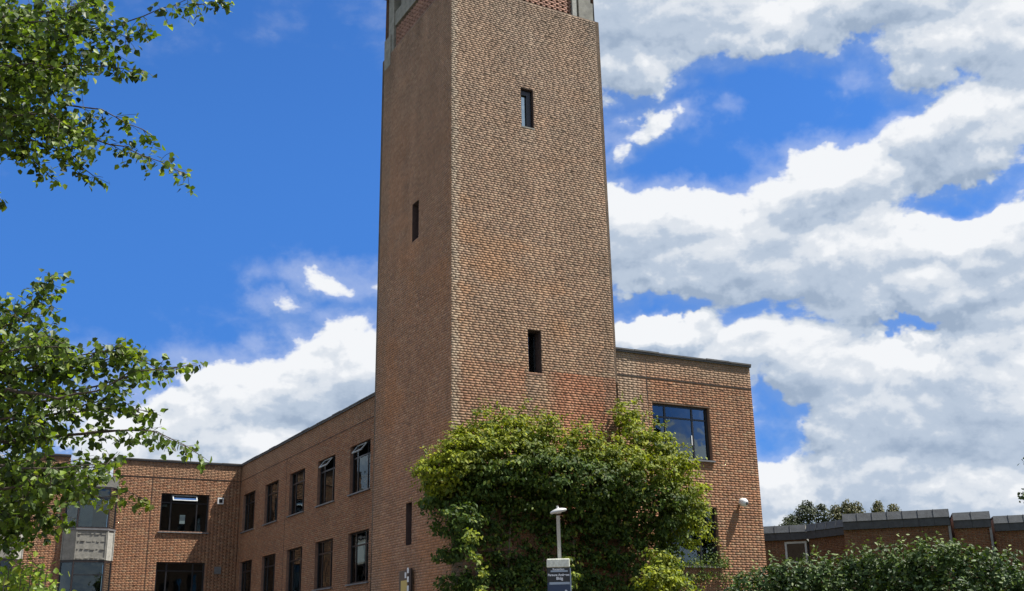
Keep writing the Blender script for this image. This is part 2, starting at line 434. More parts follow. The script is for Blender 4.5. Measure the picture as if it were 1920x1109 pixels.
def tower_col(u, z, n, side=0):
    a = np.array([0.37, 0.245, 0.165]); b = np.array([0.335, 0.20, 0.135]); c = np.array([0.235, 0.165, 0.13]); d = np.array([0.44, 0.33, 0.235])
    r = rng.random(n)[:, None]
    col = np.where(r < .36, a, np.where(r < .66, b, np.where(r < .84, c, d)))
    col = col * .5 + col.mean(0) * .5
    up = np.clip((z - 9) / 14, 0, 1)
    grey = np.clip(0.15 + 0.55 * up + 0.5 * (vnoise(u, z, 2.6, 1 + side) - .5) + np.clip(.6 - u, 0, 1) * .5, 0, .85)
    col = col * (1 - .55 * grey[:, None]) + np.array([0.33, 0.255, 0.195]) * (.55 * grey[:, None])
    org = np.clip((.6 * vnoise(u, z, 1.7, 5 + side) + .4 * vnoise(u, z * 2, .8, 15 + side) - .46) * 4, 0, 1) * np.clip(1.2 - up, 0.25, 1) * .62
    col = col * (1 - org[:, None]) + np.array([0.42, 0.235, 0.125]) * org[:, None]
    if side == 0:   # rebuilt redder patch low on the right, from z 9.1 down
        pt = ((z < 9.12) & (u > 3.1)) * np.clip((u - 3.0) * 1.6, 0, 1) * (0.62 + .5 * vnoise(u, z * 2.5, .5, 9))
        pt2 = ((z < 9.25) & (u < 2.4)) * 0.75 * vnoise(u, z * 2, .8, 2)
        pt = np.clip(pt * .68 + pt2 * .6, 0, 0.7)
        col = col * (1 - pt[:, None]) + np.array([0.37, 0.135, 0.07]) * pt[:, None]
        quoin = np.clip((.34 - u) * 8, 0, 1) * .6
        col = col * (1 - quoin[:, None]) + np.array([.37, .33, .27]) * quoin[:, None]
        edge = ((u > 5.1)) * .45 * vnoise(u, z, .7, 4)
        col = col * (1 - edge[:, None]) + np.array([0.15, 0.14, 0.12]) * edge[:, None]
    else:
        col = col * (1 - .18) + np.array([0.30, 0.17, 0.125]) * .18
    gry = .38 * up[:, None]; lum = col.mean(1, keepdims=True)
    col = col * (1 - gry) + lum * gry
    st = .90 + .17 * vnoise(u, z * .07, .45, 8 + side) + .07 * (vnoise(u, z, .9, 14) - .5)
    st = st * (1 - .25 * np.clip((z - 19.8) * .6, 0, 1) * vnoise(u, z * .12, .3, 6))       # soot and rain streaks under the belfry
    if side == 0:
        for (a_, b_, zt_) in ((2.45, 3.0, 9.0), (2.45, 3.0, 16.9)):     # lime run-off below the slits
            k_ = ((u > a_) & (u < b_) & (z < zt_)) * np.clip(1 - (zt_ - z) / 1.0, 0, 1) * (.45 + .4 * vnoise(u, z, .12, 3))
            col = col * (1 - .6 * k_[:, None]) + np.array([.36, .31, .26]) * .6 * k_[:, None]
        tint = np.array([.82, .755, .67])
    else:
        tint = np.array([1.12, .93, .77])  # shaded face: brick colour raised to lift its shade
        k_ = (u > 4.9) * (.35 + .4 * vnoise(u, z * .4, .3, 2)); col = col * (1 - .5 * k_[:, None]) + np.array([.22, .2, .165]) * .5 * k_[:, None]
    return col * tint * (st * (0.88 + 0.24 * rng.random(n)))[:, None]

BOX_F = np.array([(4, 5, 6, 7), (0, 1, 5, 4), (1, 2, 6, 5), (2, 3, 7, 6), (3, 0, 4, 7)])
def courses(z0, z1, urange, holes, bond):
    """list of (u0,u1,z0,z1,is_header)"""
    out = []; k = 0; z = z0; ch = 0.075; j = 0.009
    while z < z1 - 0.03:
        zc = z + 0.033; a, b = urange(zc)
        segs = [(a, b)]
        for hu0, hu1, hz0, hz1 in holes:
            if hz0 < zc < hz1:
                ns = []
                for s0, s1 in segs:
                    if hu1 <= s0 or hu0 >= s1: ns.append((s0, s1)); continue
                    if hu0 > s0: ns.append((s0, hu0))
                    if hu1 < s1: ns.append((hu1, s1))
                segs = ns
        if bond == 'flemish': pat = [(.215, 0), (.1025, 1)]; off = -0.17 * (k % 2)
        else: pat = [(.1025, 1)]; off = -0.05625 * (k % 2) + random.uniform(-.02, .02)
        u = off + math.floor((a - 1) / .3375) * .3375
        i = 0
        while u < b:
            L, hd = pat[i % len(pat)]; i += 1
            if bond == 'header' and random.random() < .38: L, hd = .215, 0
            for s0, s1 in segs:
                p, q = max(u, s0), min(u + L, s1)
                if q - p > 0.025: out.append((p, q, z, z + ch - j, hd))
            u += L + 0.010
        z += ch; k += 1
    return out

def brickwork(parent, fmap, z0, z1, urange, holes, bond, colfn, proud, sd, keep=0, header_out=0.0, name='brickwork', kept_ok=None, weave=0.0):
    """fmap(u, z, out) -> N x 3.  keep = how many of the nearest bricks stay single parts"""
    B = np.array(courses(z0, z1, urange, holes, bond)); n = len(B)
    u0, u1, za, zb, hd = B.T
    o = proud + sd * rng.standard_normal(n) + header_out * hd
    if weave: o = o + weave * 2 * (vnoise(u0 * .5, za * 1.5, .11, 41) - .5)
    rag = 0.0017
    ja = lambda s: rng.standard_normal(n) * s
    P = []
    for (uu, zz) in ((u0, za), (u1, za), (u1, zb), (u0, zb)):
        P.append((uu, zz, np.full(n, -0.012)))
    for (uu, zz) in ((u0, za), (u1, za), (u1, zb), (u0, zb)):
        P.append((uu + ja(.0012), zz + ja(.0015), np.maximum(o + ja(rag), 0.002)))
    V = np.stack([fmap(*p) for p in P], 1)        # n x 8 x 3
    C = colfn((u0 + u1) / 2, (za + zb) / 2, n)
    d = np.linalg.norm(V[:, 4] - np.array(CAM), axis=1)
    single = np.zeros(n, bool)
    if keep:
        ok = np.ones(n, bool) if kept_ok is None else kept_ok((u0 + u1) / 2, (za + zb) / 2)
        ok &= (u1 - u0) > (.2 if bond == 'flemish' else .09)
        idx = np.where(ok)[0]; idx = idx[np.argsort(d[idx])][:keep]; single[idx] = True
        for i in idx:
            mesh_np('brick', V[i], BOX_F, np.repeat(C[i][None], 8, 0), M_BRICK, parent)
    r = ~single; m = r.sum()
    F = (BOX_F[None] + (np.arange(m) * 8)[:, None, None]).reshape(-1, 4)
    ob = mesh_np(name, V[r].reshape(-1, 3), F, np.repeat(C[r], 8, 0), M_BRICK, parent)
    tag(ob, kind='stuff')
    return ob

def wall_sheet(fmap, z0, z1, urange, holes, mat, parent, name='wall'):
    us = sorted({h[0] for h in holes} | {h[1] for h in holes}); zs = sorted({z0, z1} | {h[2] for h in holes} | {h[3] for h in holes})
    zs = [z for z in zs if z0 <= z <= z1]
    vs = []; fs = []
    for zi in range(len(zs) - 1):
        a, b = zs[zi], zs[zi + 1]; c = (a + b) / 2
        la, ra = urange(a); lb, rb = urange(b)
        cuts = [None] + us + [None]
        for ui in range(len(cuts) - 1):
            p0 = la if cuts[ui] is None else cuts[ui]; p1 = lb if cuts[ui] is None else cuts[ui]
            q0 = ra if cuts[ui + 1] is None else cuts[ui + 1]; q1 = rb if cuts[ui + 1] is None else cuts[ui + 1]
            if any(h[0] - 1e-6 <= (p0 + q0) / 2 <= h[1] + 1e-6 and h[2] < c < h[3] for h in holes): continue
            k = len(vs); vs += [(p0, a), (q0, a), (q1, b), (p1, b)]; fs.append((k, k + 1, k + 2, k + 3))
    A_ = np.array(vs)
    V = fmap(A_[:, 0], A_[:, 1], np.zeros(len(A_)))
    return mesh_np(name, V, np.array(fs), None, mat, parent)

# local frame of a facade: origin, along (u), out (normal); z up
class Facade:
    def __init__(s, origin, along, out):
        s.o = Vector(origin); s.a = Vector(along).normalized(); s.n = Vector(out).normalized()
    def map(s, u, z, o):
        u = np.asarray(u); z = np.asarray(z); o = np.asarray(o)
        return np.stack([s.o.x + s.a.x * u + s.n.x * o, s.o.y + s.a.y * u + s.n.y * o, z + 0 * u], 1)
    def p(s, u, z, o): return s.o + s.a * u + s.n * o + Vector((0, 0, z - s.o.z))
    def box(s, mb, u0, u1, z0, z1, o0, o1):
        p = s.p(u0, z0, o0)
        a = s.a * (u1 - u0); c = Vector((0, 0, z1 - z0)); b = s.n * (o1 - o0)
        mb.obox(p, a, b, c); return mb

def window(parent, F, u0, u1, z0, z1, rev=0.10, mull=(0.24, 0.74), trans=(0.22,), open_vent=None, glass=None, sill=True, inside=(), fr=0.06, full_trans=True, room=True, reveal_mat=None, label=None):
    """window frame with panes, glazing bars, sill and the room seen behind it. rev = depth of the reveal"""
    W = u1 - u0; H = z1 - z0
    mb = MB(); b = -rev
    rv = MB()   # brick reveals
    for (a0, a1, c0, c1) in ((u0, u0 + .004, z0, z1), (u1 - .004, u1, z0, z1)):
        F.box(rv, a0, a1, c0, c1, b - .06, .004)
    F.box(rv, u0 + .004, u1 - .004, z1 - .004, z1, b - .06, .004)
    F.box(rv, u0 + .004, u1 - .004, z0, z0 + .004, b - .06, .004)
    U0, U1, Z0, Z1 = u0 + .005, u1 - .005, z0 + .005, z1 - .005
    F.box(mb, U0, U0 + fr, Z0, Z1, b - .06, b); F.box(mb, U1 - fr, U1, Z0, Z1, b - .06, b)
    F.box(mb, U0 + fr, U1 - fr, Z0, Z0 + fr, b - .06, b); F.box(mb, U0 + fr, U1 - fr, Z1 - fr, Z1, b - .06, b)
    f = mb.build('window', M_FRAME, parent)
    if label: f['label'] = label
    rv.build('reveal', reveal_mat or M_REVEAL, f)
    xs = [U0 + fr] + [u0 + W * m for m in mull] + [U1 - fr]
    for m in mull:
        F.box(MB(), u0 + W * m - .03, u0 + W * m + .03, Z0 + fr, Z1 - fr, b - .055, b - .004).build('glazing_bar', M_FRAME, f)
    zt = [z1 - H * t for t in trans]
    for i in range(len(xs) - 1):
        a = xs[i] + (.03 if i else 0); c = xs[i + 1] - (.03 if i < len(xs) - 2 else 0)
        lo = Z0 + fr
        edges = sorted(zt)
        for t_ in edges:
            F.box(MB(), a, c, t_ - .025, t_ + .025, b - .055, b - .004).build('glazing_bar', M_FRAME, f)
        zz = [lo] + edges + [Z1 - fr]
        for q in range(len(zz) - 1):
            g0 = zz[q] + (.025 if q else 0); g1 = zz[q + 1] - (.025 if q < len(zz) - 2 else 0)
            if open_vent is not None and q == len(zz) - 2 and i == open_vent:
                # top-hung vent standing open
                ang = R(38); h = g1 - g0
                o1 = b + .01 + math.sin(ang) * h; zlo = g1 - math.cos(ang) * h
                vm = MB()
                top = F.p(a, g1, b + .01); bot = F.p(a, zlo, o1)
                dn = bot - top; al = F.a * (c - a); nn = al.cross(dn).normalized() * .035
                vm.obox(top, al, dn * .13, nn); vm.obox(top + dn * .87, al, dn * .13, nn)
                vm.obox(top + dn * .13, F.a * .05, dn * .74, nn); vm.obox(top + dn * .13 + al - F.a * .05, F.a * .05, dn * .74, nn)
                vm.build('vent_light', M_BLIND, f)
                gq = MB().add([top + F.a * .05 + dn * .13 + nn * .5, top + al - F.a * .05 + dn * .13 + nn * .5, top + al - F.a * .05 + dn * .87 + nn * .5, top + F.a * .05 + dn * .87 + nn * .5], [(0, 1, 2, 3)])
                gq.build('pane', M_GLASS_B, f)
                continue
            mbp = MB(); F.box(mbp, a, c, g0, g1, b - .034, b - .028)
            mbp.build('pane', glass or M_GLASS, f)
    if sill:
        sb = MB(); F.box(sb, u0 - .05, u1 + .05, z0 - .05, z0 - .002, -.04, .075)
        sb.build('sill', M_SILL, f)
    if room:
        D = 2.6; im = MB(); k = .02
        A0, A1, B0, B1 = u0 - .5, u1 + .5, z0 - .6, z1 + .25
        P = lambda u, z, o: F.p(u, z, o)
        q = [P(A0, B0, b - .08), P(A1, B0, b - .08), P(A1, B1, b - .08), P(A0, B1, b - .08), P(A0, B0, -D), P(A1, B0, -D), P(A1, B1, -D), P(A0, B1, -D)]
        im.add(q, [(4, 5, 6, 7), (0, 1, 5, 4), (3, 7, 6, 2), (0, 4, 7, 3), (1, 2, 6, 5)])
        # inner face of the wall round the opening keeps the room dark
        w0, w1, v0, v1 = u0, u1, z0, z1
        ring = [P(w0, v0, b - .08), P(w1, v0, b - .08), P(w1, v1, b - .08), P(w0, v1, b - .08)]
        im.add(q[:4] + ring, [(0, 1, 5, 4), (1, 2, 6, 5), (2, 3, 7, 6), (3, 0, 4, 7)])
        im.build('room', M_INT, f)
        for (kind, a, c, d, e, dep) in inside:
            m_ = {'paper': M_PAPER, 'blind': M_BLIND, 'teal': M_TEAL, 'curtain': M_CURT, 'white': M_WHITE}[kind]
            nm = {'paper': 'notice', 'blind': 'blind', 'teal': 'screen', 'curtain': 'curtain', 'white': 'notice'}[kind]
            ib = MB(); F.box(ib, u0 + W * a, u0 + W * c, z0 + H * d, z0 + H * e, b - dep - .01, b - dep)
            ib.build(nm, m_, f)
    return f

# ================================================================== TOWER
TT = 0.0058                # each face leans in this much per metre
WR, WL = 5.564, 5.716
TL = lambda z: TT * (z - 1.6)
def tower_front_map(u, z, o): return np.stack([u, TT * (z - 1.6) - o, z], 1)
def tower_left_map(v, z, o): return np.stack([TT * (z - 1.6) - o, v, z], 1)
rf = lambda z: (TL(z), WR - TL(z))
rl = lambda z: (TL(z), WL - TL(z))
tower = empty('brick_tower', (2.78, 2.86, 0), 'tall square brick tower with slit windows rising in the middle', 'tower')
ZB = 21.48                 # foot of the belfry panels
win_f = [(2.51, 2.95, 16.95, 18.28), (2.52, 2.96, 9.05, 10.36)]
win_l = [(2.43, 2.92, 13.62, 14.9), (2.66, 3.07, 4.32, 5.58)]
hole_f = win_f + [(0.95, 5.6, ZB, 30)]
hole_l = win_l + [(0.95, 5.8, ZB, 30)]
okf = lambda u, z: (z > 7.95) & (z < 9.6)
okl = lambda u, z: (z > 3.3) & (z < 5.9) & (u > 0.0) & ~((u > 2.3) & (u < 3.4) & (z < 3.8))
tc0 = lambda u, z, n: tower_col(u, z, n, 0)
tc1 = lambda u, z, n: tower_col(u, z, n, 1)
brickwork(tower, tower_front_map, 0.0, 24.0, rf, hole_f, 'header', tc0, 0.0048, 0.0014, keep=180, header_out=0.0, weave=.0014, kept_ok=okf)
brickwork(tower, tower_left_map, 0.0, 24.0, rl, hole_l, 'header', tc1, 0.0055, 0.0014, keep=110, header_out=0.0, weave=.0014, kept_ok=okl)
wall_sheet(tower_front_map, 0.0, 24.0, rf, hole_f, M_MORTAR_T, tower)
wall_sheet(tower_left_map, 0.0, 24.0, rl, hole_l, M_MORTAR_T, tower)
# back and right side, and the roof slab
mb = MB()
a0, a1, c0, c1 = TL(0), WR - TL(0), TL(0), WL - TL(0)
t24 = TL(24.0)
mb.add([(a1, c0, 0), (a1, c1, 0), (WR - t24, WL - t24, 24), (WR - t24, t24, 24)], [(0, 1, 2, 3)])
mb.add([(a1, c1, 0), (a0, c1, 0), (t24, WL - t24, 24), (WR - t24, WL - t24, 24)], [(0, 1, 2, 3)])
mb.build('wall', M_REVEAL, tower)
MB().box(-0.05, WR + .05, -0.05, WL + .05, 24.0, 24.35).build('roof', M_CONC, tower)
FT = Facade((0, 0.06, 0), (1, 0, 0), (0, -1, 0))
for (u0, u1, z0, z1) in win_f:
    F_ = Facade((0, TL((z0 + z1) / 2) - 0.004, 0), (1, 0, 0), (0, -1, 0))
    if z0 > 12:     # upper slit: pane near the face, heavy black frame on its right and at its head
        fw_ = MB(); F_.box(fw_, u0 + .25, u1 - .04, z0 + .04, z1 - .04, -.139, -.10); F_.box(fw_, u0 + .04, u0 + .249, z1 - .19, z1 - .04, -.139, -.10)
        fw_.build('window_casing', M_FRAME, tower)
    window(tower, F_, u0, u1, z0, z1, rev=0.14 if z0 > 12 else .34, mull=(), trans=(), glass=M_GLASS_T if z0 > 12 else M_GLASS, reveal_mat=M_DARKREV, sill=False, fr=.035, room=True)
    sb = MB(); F_.box(sb, u0 - .02, u1 + .02, z0 - .045, z0 - .001, -.3, .012); sb.build('sill', M_CONC if z0 > 12 else M_REVEAL, tower)
for (u0, u1, z0, z1) in win_l:
    F_ = Facade((TL((z0 + z1) / 2) - 0.004, 0, 0), (0, 1, 0), (-1, 0, 0))
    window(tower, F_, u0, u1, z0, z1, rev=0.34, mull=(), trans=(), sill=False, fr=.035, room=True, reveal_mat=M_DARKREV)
# belfry: honeycomb brick panels between the arris pier and concrete piers
def honeycomb(front=True):
    vs = []; fs = []; cols = []; ind = []
    rec = 0.10
    lo, hi = 0.95, 4.60 if front else 4.86
    z = ZB; k = 0
    while z < 22.34:
        u = lo + (0.0 if k % 2 else 0.04)
        while u < hi - .05:
            q = min(u + (.115 if k % 2 else .205), hi)
            base = TL(z) + rec
            if front: V = [(u, base, z), (q, base, z), (q, base, z + .068), (u, base, z + .068), (u, base + .1, z), (q, base + .1, z), (q, base + .1, z + .068), (u, base + .1, z + .068)]
            else: V = [(base, u, z), (base, q, z), (base, q, z + .068), (base, u, z + .068), (base + .1, u, z), (base + .1, q, z), (base + .1, q, z + .068), (base + .1, u, z + .068)]
            vs.append(V); u += 0.21
        z += 0.075; k += 1
    V = np.array(vs); n = len(V)
    FQ = np.array([(0, 1, 2, 3), (4, 7, 6, 5), (0, 4, 5, 1), (1, 5, 6, 2), (2, 6, 7, 3), (3, 7, 4, 0)])
    C = np.array([0.30, 0.165, 0.12]) * (0.75 + .5 * rng.random(n))[:, None]
    F = (FQ[None] + (np.arange(n) * 8)[:, None, None]).reshape(-1, 4)
    tag(mesh_np('honeycomb_brickwork', V.reshape(-1, 3), F, np.repeat(C, 8, 0), M_BRICK, tower), kind='stuff')
honeycomb(True); honeycomb(False)
tz = TL(22)
pm = MB()
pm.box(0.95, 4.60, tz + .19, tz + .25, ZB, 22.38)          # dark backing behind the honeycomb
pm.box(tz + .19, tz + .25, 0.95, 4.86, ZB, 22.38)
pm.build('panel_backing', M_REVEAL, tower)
MB().box(0.95, 4.6, tz + .06, tz + .3, 22.45, 23.0).box(tz + .06, tz + .3, 0.95, 4.86, 22.45, 23.0).build('concrete_band', M_CONC, tower)
xr = WR - tz; yl = WL - tz
MB().box(4.60, 4.765, tz + .02, tz + .5, ZB, 24).build('concrete_pier', M_CONC_L, tower)
MB().box(4.765, 4.85, tz + .22, tz + .5, ZB, 24).build('pier_slot', M_FRAME, tower)
MB().box(4.85, xr - .02, tz + .02, tz + 1.2, ZB, 22.16).box(4.85, xr - .12, tz + .02, tz + 1.1, 22.16, 24).build('concrete_pier', M_CONC, tower)
MB().box(tz + .02, tz + .5, 4.86, 5.06, ZB, 24).box(tz + .02, tz + .6, 5.06, yl - .26, 22.2, 24).build('concrete_pier', M_CONC, tower)
MB().box(tz - .02, tz + 1.0, 5.06, yl + .02, 21.0, 22.2).build('concrete_pier', M_CONC, tower)
MB().box(tz + .1, tz + .3, 4.1, 4.4, 23.0, 24).build('louvre_post', M_CONC, tower)

# ================================================================== LEFT WING (in shade)
XL = 1.356; YF = 26.557; HR = 10.146
def coping(parent, F, u0, u1, z, out=0.08):
    mb = MB(); u = u0
    F.box(mb, u0, u1, z - .06, z - .001, -.30, out - .02)
    mb.build('coping', M_COPE, parent)
    n = max(1, round((u1 - u0) / .92)); L = (u1 - u0) / n
    for k in range(n):
        m = MB(); d = random.uniform(-.004, .006)
        F.box(m, u0 + k * L + .006, u0 + (k + 1) * L - .006, z + d, z + .048 + d * 2, -.35, out + d)
        m.build('coping_stone', M_COPE, parent)

lw = empty('office_wing', (XL + 4, 16, 0), 'long two-storey brick wing in shade left of the tower with two rows of windows', 'building')
FLW = Facade((XL, 0, 0), (0, 1, 0), (-1, 0, 0))
wy = [(9.43, 11.46), (13.08, 15.10), (16.70, 18.72), (20.33, 22.33), (23.95, 25.97)]
UZ = (6.87, 8.655); LZ = (3.70, 5.50)
holes = [(a, b, *UZ) for a, b in wy] + [(a, b, *LZ) for a, b in wy]
jl = [(19.2, 19.218, 0, 20)]        # movement joints
okw = lambda u, z: (z > 3.2) & (z < 10) & (u > 7.4) & (u < 13.0)
rg = lambda z: (5.6, YF)
def lw_col(u, z, n): return wing_col(u, z, n) * np.array([1.15, 1.12, 1.08])  # brick colour raised to brighten this wing's shade
brickwork(lw, FLW.map, 0.0, HR - .05, rg, holes + jl, 'flemish', lw_col, 0.0036, 0.0014, keep=290, kept_ok=okw)
wall_sheet(FLW.map, 0.0, HR, rg, holes, M_MORTAR, lw)
MB().box(XL + .3, 10.9, 5.6, YF + 8, 9.95, 10.05).build('roof', M_ROOF, lw)
MB().add([(10.99, 8, 0), (10.99, YF + 8, 0), (10.99, YF + 8, HR), (10.99, 8, HR)], [(0, 1, 2, 3)]).build('wall', M_REVEAL, lw)
coping(lw, FLW, 5.0, YF - .06, HR)
ins_u = {0: [('blind', .3, .72, .05, .42, .25)], 1: [('curtain', .05, .22, .03, .97, .15), ('curtain', .3, .6, .03, .6, .2)], 2: [('teal', .3, .7, .02, .25, .4), ('blind', .3, .75, .3, .9, .5)], 3: [('curtain', .45, .62, .03, .97, .12)], 4: []}
for i, (a, b) in enumerate(wy):
    window(lw, FLW, a, b, *UZ, rev=.11, mull=(.26, .74), trans=(.27,), open_vent=1 if i < 2 else None, inside=ins_u[i])
ins_l = {0: [('paper', .35, .72, .40, .78, .03), ('paper', .5, .64, .12, .22, .2)], 1: [('curtain', .15, .35, .02, .97, .12), ('curtain', .5, .7, .02, .9, .2)], 2: [('teal', .3, .6, .02, .3, .5)], 3: [], 4: []}
for i, (a, b) in enumerate(wy):
    window(lw, FLW, a, b, *LZ, rev=.11, mull=(.26, .74), trans=(.27,), inside=ins_l[i])

# ================================================================== FAR WING (faces the camera at the end of the court)
fw = empty('office_wing', (-6, YF + 4, 0), 'far brick wing behind the birch with concrete bay windows and a diagonal shadow', 'building')
FFW = Facade((0, YF, 0), (1, 0, 0), (0, -1, 0))
fwin = [(-2.37, -0.13)]
bays = [(-6.52, -4.33), (-10.30, -8.10)]
holes = [(a, b, *UZ) for a, b in fwin] + [(a, b, *LZ) for a, b in fwin] + [(a, b, 3.0, 9.28) for a, b in bays]
holes += [(-6.5, -4.62, 9.28, 10.2), (-10.3, -8.4, 9.28, 10.2)]
rg2 = lambda z: (-16.0, XL)
jf = [(-2.83, -2.812, 0, 20)]
brickwork(fw, FFW.map, 0.0, HR - .05, rg2, holes + jf, 'flemish', wing_col, 0.0036, 0.0014, keep=0)
wall_sheet(FFW.map, 0.0, HR, rg2, holes, M_MORTAR, fw)
MB().box(-16, XL, YF + .3, YF + 8, 9.2, 9.28).build('roof', M_ROOF, fw)
MB().add([(-16, YF, 0), (-16, YF + 8, 0), (-16, YF + 8, HR), (-16, YF, HR)], [(0, 3, 2, 1)]).build('wall', M_REVEAL, fw)
for (a, b) in ((-4.62, XL - .0), (-8.4, -6.5), (-16, -10.3)):
    coping(fw, FFW, a, b, HR)
window(fw, FFW, *fwin[0], *UZ, rev=.11, mull=(.22, .76), trans=(.24,), open_vent=1, inside=[('paper', .42, .53, .22, .45, .03), ('white', .06, .16, .66, .72, .2)])
window(fw, FFW, *fwin[0], *LZ, rev=.11, mull=(.22, .76), trans=(.22,), inside=[('paper', .38, .5, .0, .22, .1)])
CR = 0.42
for (a, b) in bays:
    pts = [(a, YF), (a + .5, YF - CR), (b - .36, YF - CR), (b, YF)]
    def ring(k0, k1): return [(a + k0, YF), (a + .5, YF - CR - k1), (b - .36, YF - CR - k1), (b - k0, YF)]
    # lintel and spandrel panels
    MB().box(a, b, YF - .06, YF + .3, 8.72, 9.28).build('lintel', M_CONC, fw)
    faces = [((a, YF), (a + .5, YF - CR), M_CONC), ((a + .5, YF - CR), (b - .36, YF - CR), M_CONC), ((b - .36, YF - CR), (b, YF), M_CONC_L)]  # right cant: sunlit brightness put into a paler concrete colour
    for (p, q, mt) in faces:
        P, Q = Vector((*p, 0)), Vector((*q, 0)); al = Q - P; L = al.length; out = Vector((al.y, -al.x, 0)).normalized()
        Fp = Facade(P, al, out)
        m2 = MB(); Fp.box(m2, 0, L, 5.50, 6.80, -.08, 0.0)
        # raised edges and the rough cast relief lines
        Fp.box(m2, 0, .05, 5.5, 6.8, .001, .035); Fp.box(m2, L - .05, L, 5.5, 6.8, .001, .035)
        for zz in (5.55, 5.95, 6.3, 6.62):
            if L > .9:
                u = .06
                while u < L - .1:
                    e = min(u + random.uniform(.08, .2), L - .06); Fp.box(m2, u, e, zz + random.uniform(-.02, .02), zz + .05, .001, random.uniform(.015, .04)); u = e + random.uniform(.03, .1)
        m2.build('spandrel_panel', mt, fw)
        for z0, z1 in (UZ[0] + .03, 8.70), (3.1, 5.44):
            window(fw, Fp, 0.0, L, z0, z1, rev=.0, mull=(), trans=(.25,) if L > .9 else (), sill=False, fr=.045, room=False,
                   glass=M_GLASS)
    MB().prism([(a - .02, YF), (a + .48, YF - CR - .06), (b - .34, YF - CR - .06), (b + .05, YF)], 6.805, 6.885).build('bay_sill', M_SILL, fw)
    MB().prism([(a, YF - .07), (a + .5, YF - CR + .01), (b - .36, YF - CR + .01), (b, YF - .07)], 8.705, 8.76).build('bay_head', M_FRAME, fw)
    MB().prism([(a, YF), (a + .5, YF - CR + .01), (b - .36, YF - CR + .01), (b, YF)], 5.445, 5.495).build('bay_head', M_FRAME, fw)
    rm = MB(); rm.box(a + .02, b - .02, YF + 2.4, YF + 2.45, 3, 8.7); rm.box(a - .02, a, YF + .02, YF + 2.4, 3, 8.7); rm.box(b, b + .02, YF + .02, YF + 2.4, 3, 8.7)
    rm.box(a, b, YF + .02, YF + 2.4, 5.5, 6.8); rm.box(a, b, YF + .02, YF + 2.4, 8.72, 8.8); rm.build('room', M_INT, fw)
    rb = MB()
    for k in range(5): rb.box(a + .3 + k * .33, a + .33 + k * .33, YF + .12, YF + .15, 9.281, 10.0)
    rb.box(a + .1, b - .3, YF + .11, YF + .16, 10.001, 10.04)
    rb.build('railing', M_WHITE, fw)
    cu = MB().box(a + .62, a + 1.15, YF - .2, YF - .18, 6.95, 8.6); cu.build('blind', pmat('pale_blue_blind', (0.32, 0.47, 0.6), .7), fw)

# ================================================================== RIGHT WING (sunlit)
YR = 0.25; XE = 10.997
rw = empty('office_wing', (8.3, 4, 0), 'sunlit flat-roofed brick wing right of the tower with a square upper window', 'building')
FRW = Facade((0, YR, 0), (1, 0, 0), (0, -1, 0))
rwin = [(6.98, 9.19)]
holes = [(*rwin[0], 6.91, 8.60), (*rwin[0], 3.70, 5.46)]
jr = [(6.81, 6.828, 0, 20)]
rg3 = lambda z: (5.45, XE)
def rw_col(u, z, n):
    c = wing_col(u, z, n); k = np.clip((7.0 - u) * 1.5, 0, 1) * (.3 + .5 * vnoise(u, z, .9, 5)) * np.clip((z - 7) * .7, 0, 1)
    k = np.maximum(k, np.clip((z - 9.3) * 3, 0, 1) * .35)
    return c * (1 - k[:, None]) + np.array([.30, .235, .17]) * k[:, None]
okr = lambda u, z: (u > 7.5) & (z > 4.0) & (z < 7.4)
brickwork(rw, FRW.map, 0.0, HR - .05, rg3, holes + jr, 'flemish', rw_col, 0.0036, 0.0014, keep=290, kept_ok=okr)
wall_sheet(FRW.map, 0.0, HR, rg3, holes, M_MORTAR, rw)
MB().add([(XE, YR, 0), (XE, 8.0, 0), (XE, 8.0, HR), (XE, YR, HR)], [(0, 1, 2, 3)]).build('wall', M_REVEAL, rw)
MB().box(5.5, XE - .02, YR + .3, 8.0, 9.95, 10.05).build('roof', M_ROOF, rw)
coping(rw, FRW, 5.45, XE + .03, HR)
window(rw, FRW, *rwin[0], 6.91, 8.60, rev=.12, mull=(.25, .725), trans=(.24,), inside=[('teal', .3, .68, .0, .17, .5), ('teal', .76, .95, .0, .19, .5), ('white', .69, .705, .28, .46, .0)], glass=M_GLASS_B, reveal_mat=M_REVEAL)
window(rw, FRW, *rwin[0], 3.70, 5.46, rev=.12, mull=(.25, .725), trans=(.24,), inside=[('teal', .55, .8, .05, .2, .6)])

M_JOINT = pmat('joint_sealant', (0.045, 0.035, 0.03), 0.8)
for (par, F_, u0, u1, uv, zt) in ((lw, FLW, 5.72, YF - .01, 19.2, HR - .1), (fw, FFW, -4.3, XL - .01, -2.83, 9.3), (rw, FRW, 5.6, XE - .01, 6.81, HR - .1)):
    jm = MB(); F_.box(jm, u0, u1, 9.352, 9.374, .001, .0155); jm.build('movement_joint', M_JOINT, par)
    jm = MB(); F_.box(jm, uv + .001, uv + .017, 8.7 if par == rw else 2, 9.35, .001, .012); jm.build('movement_joint', M_JOINT, par)

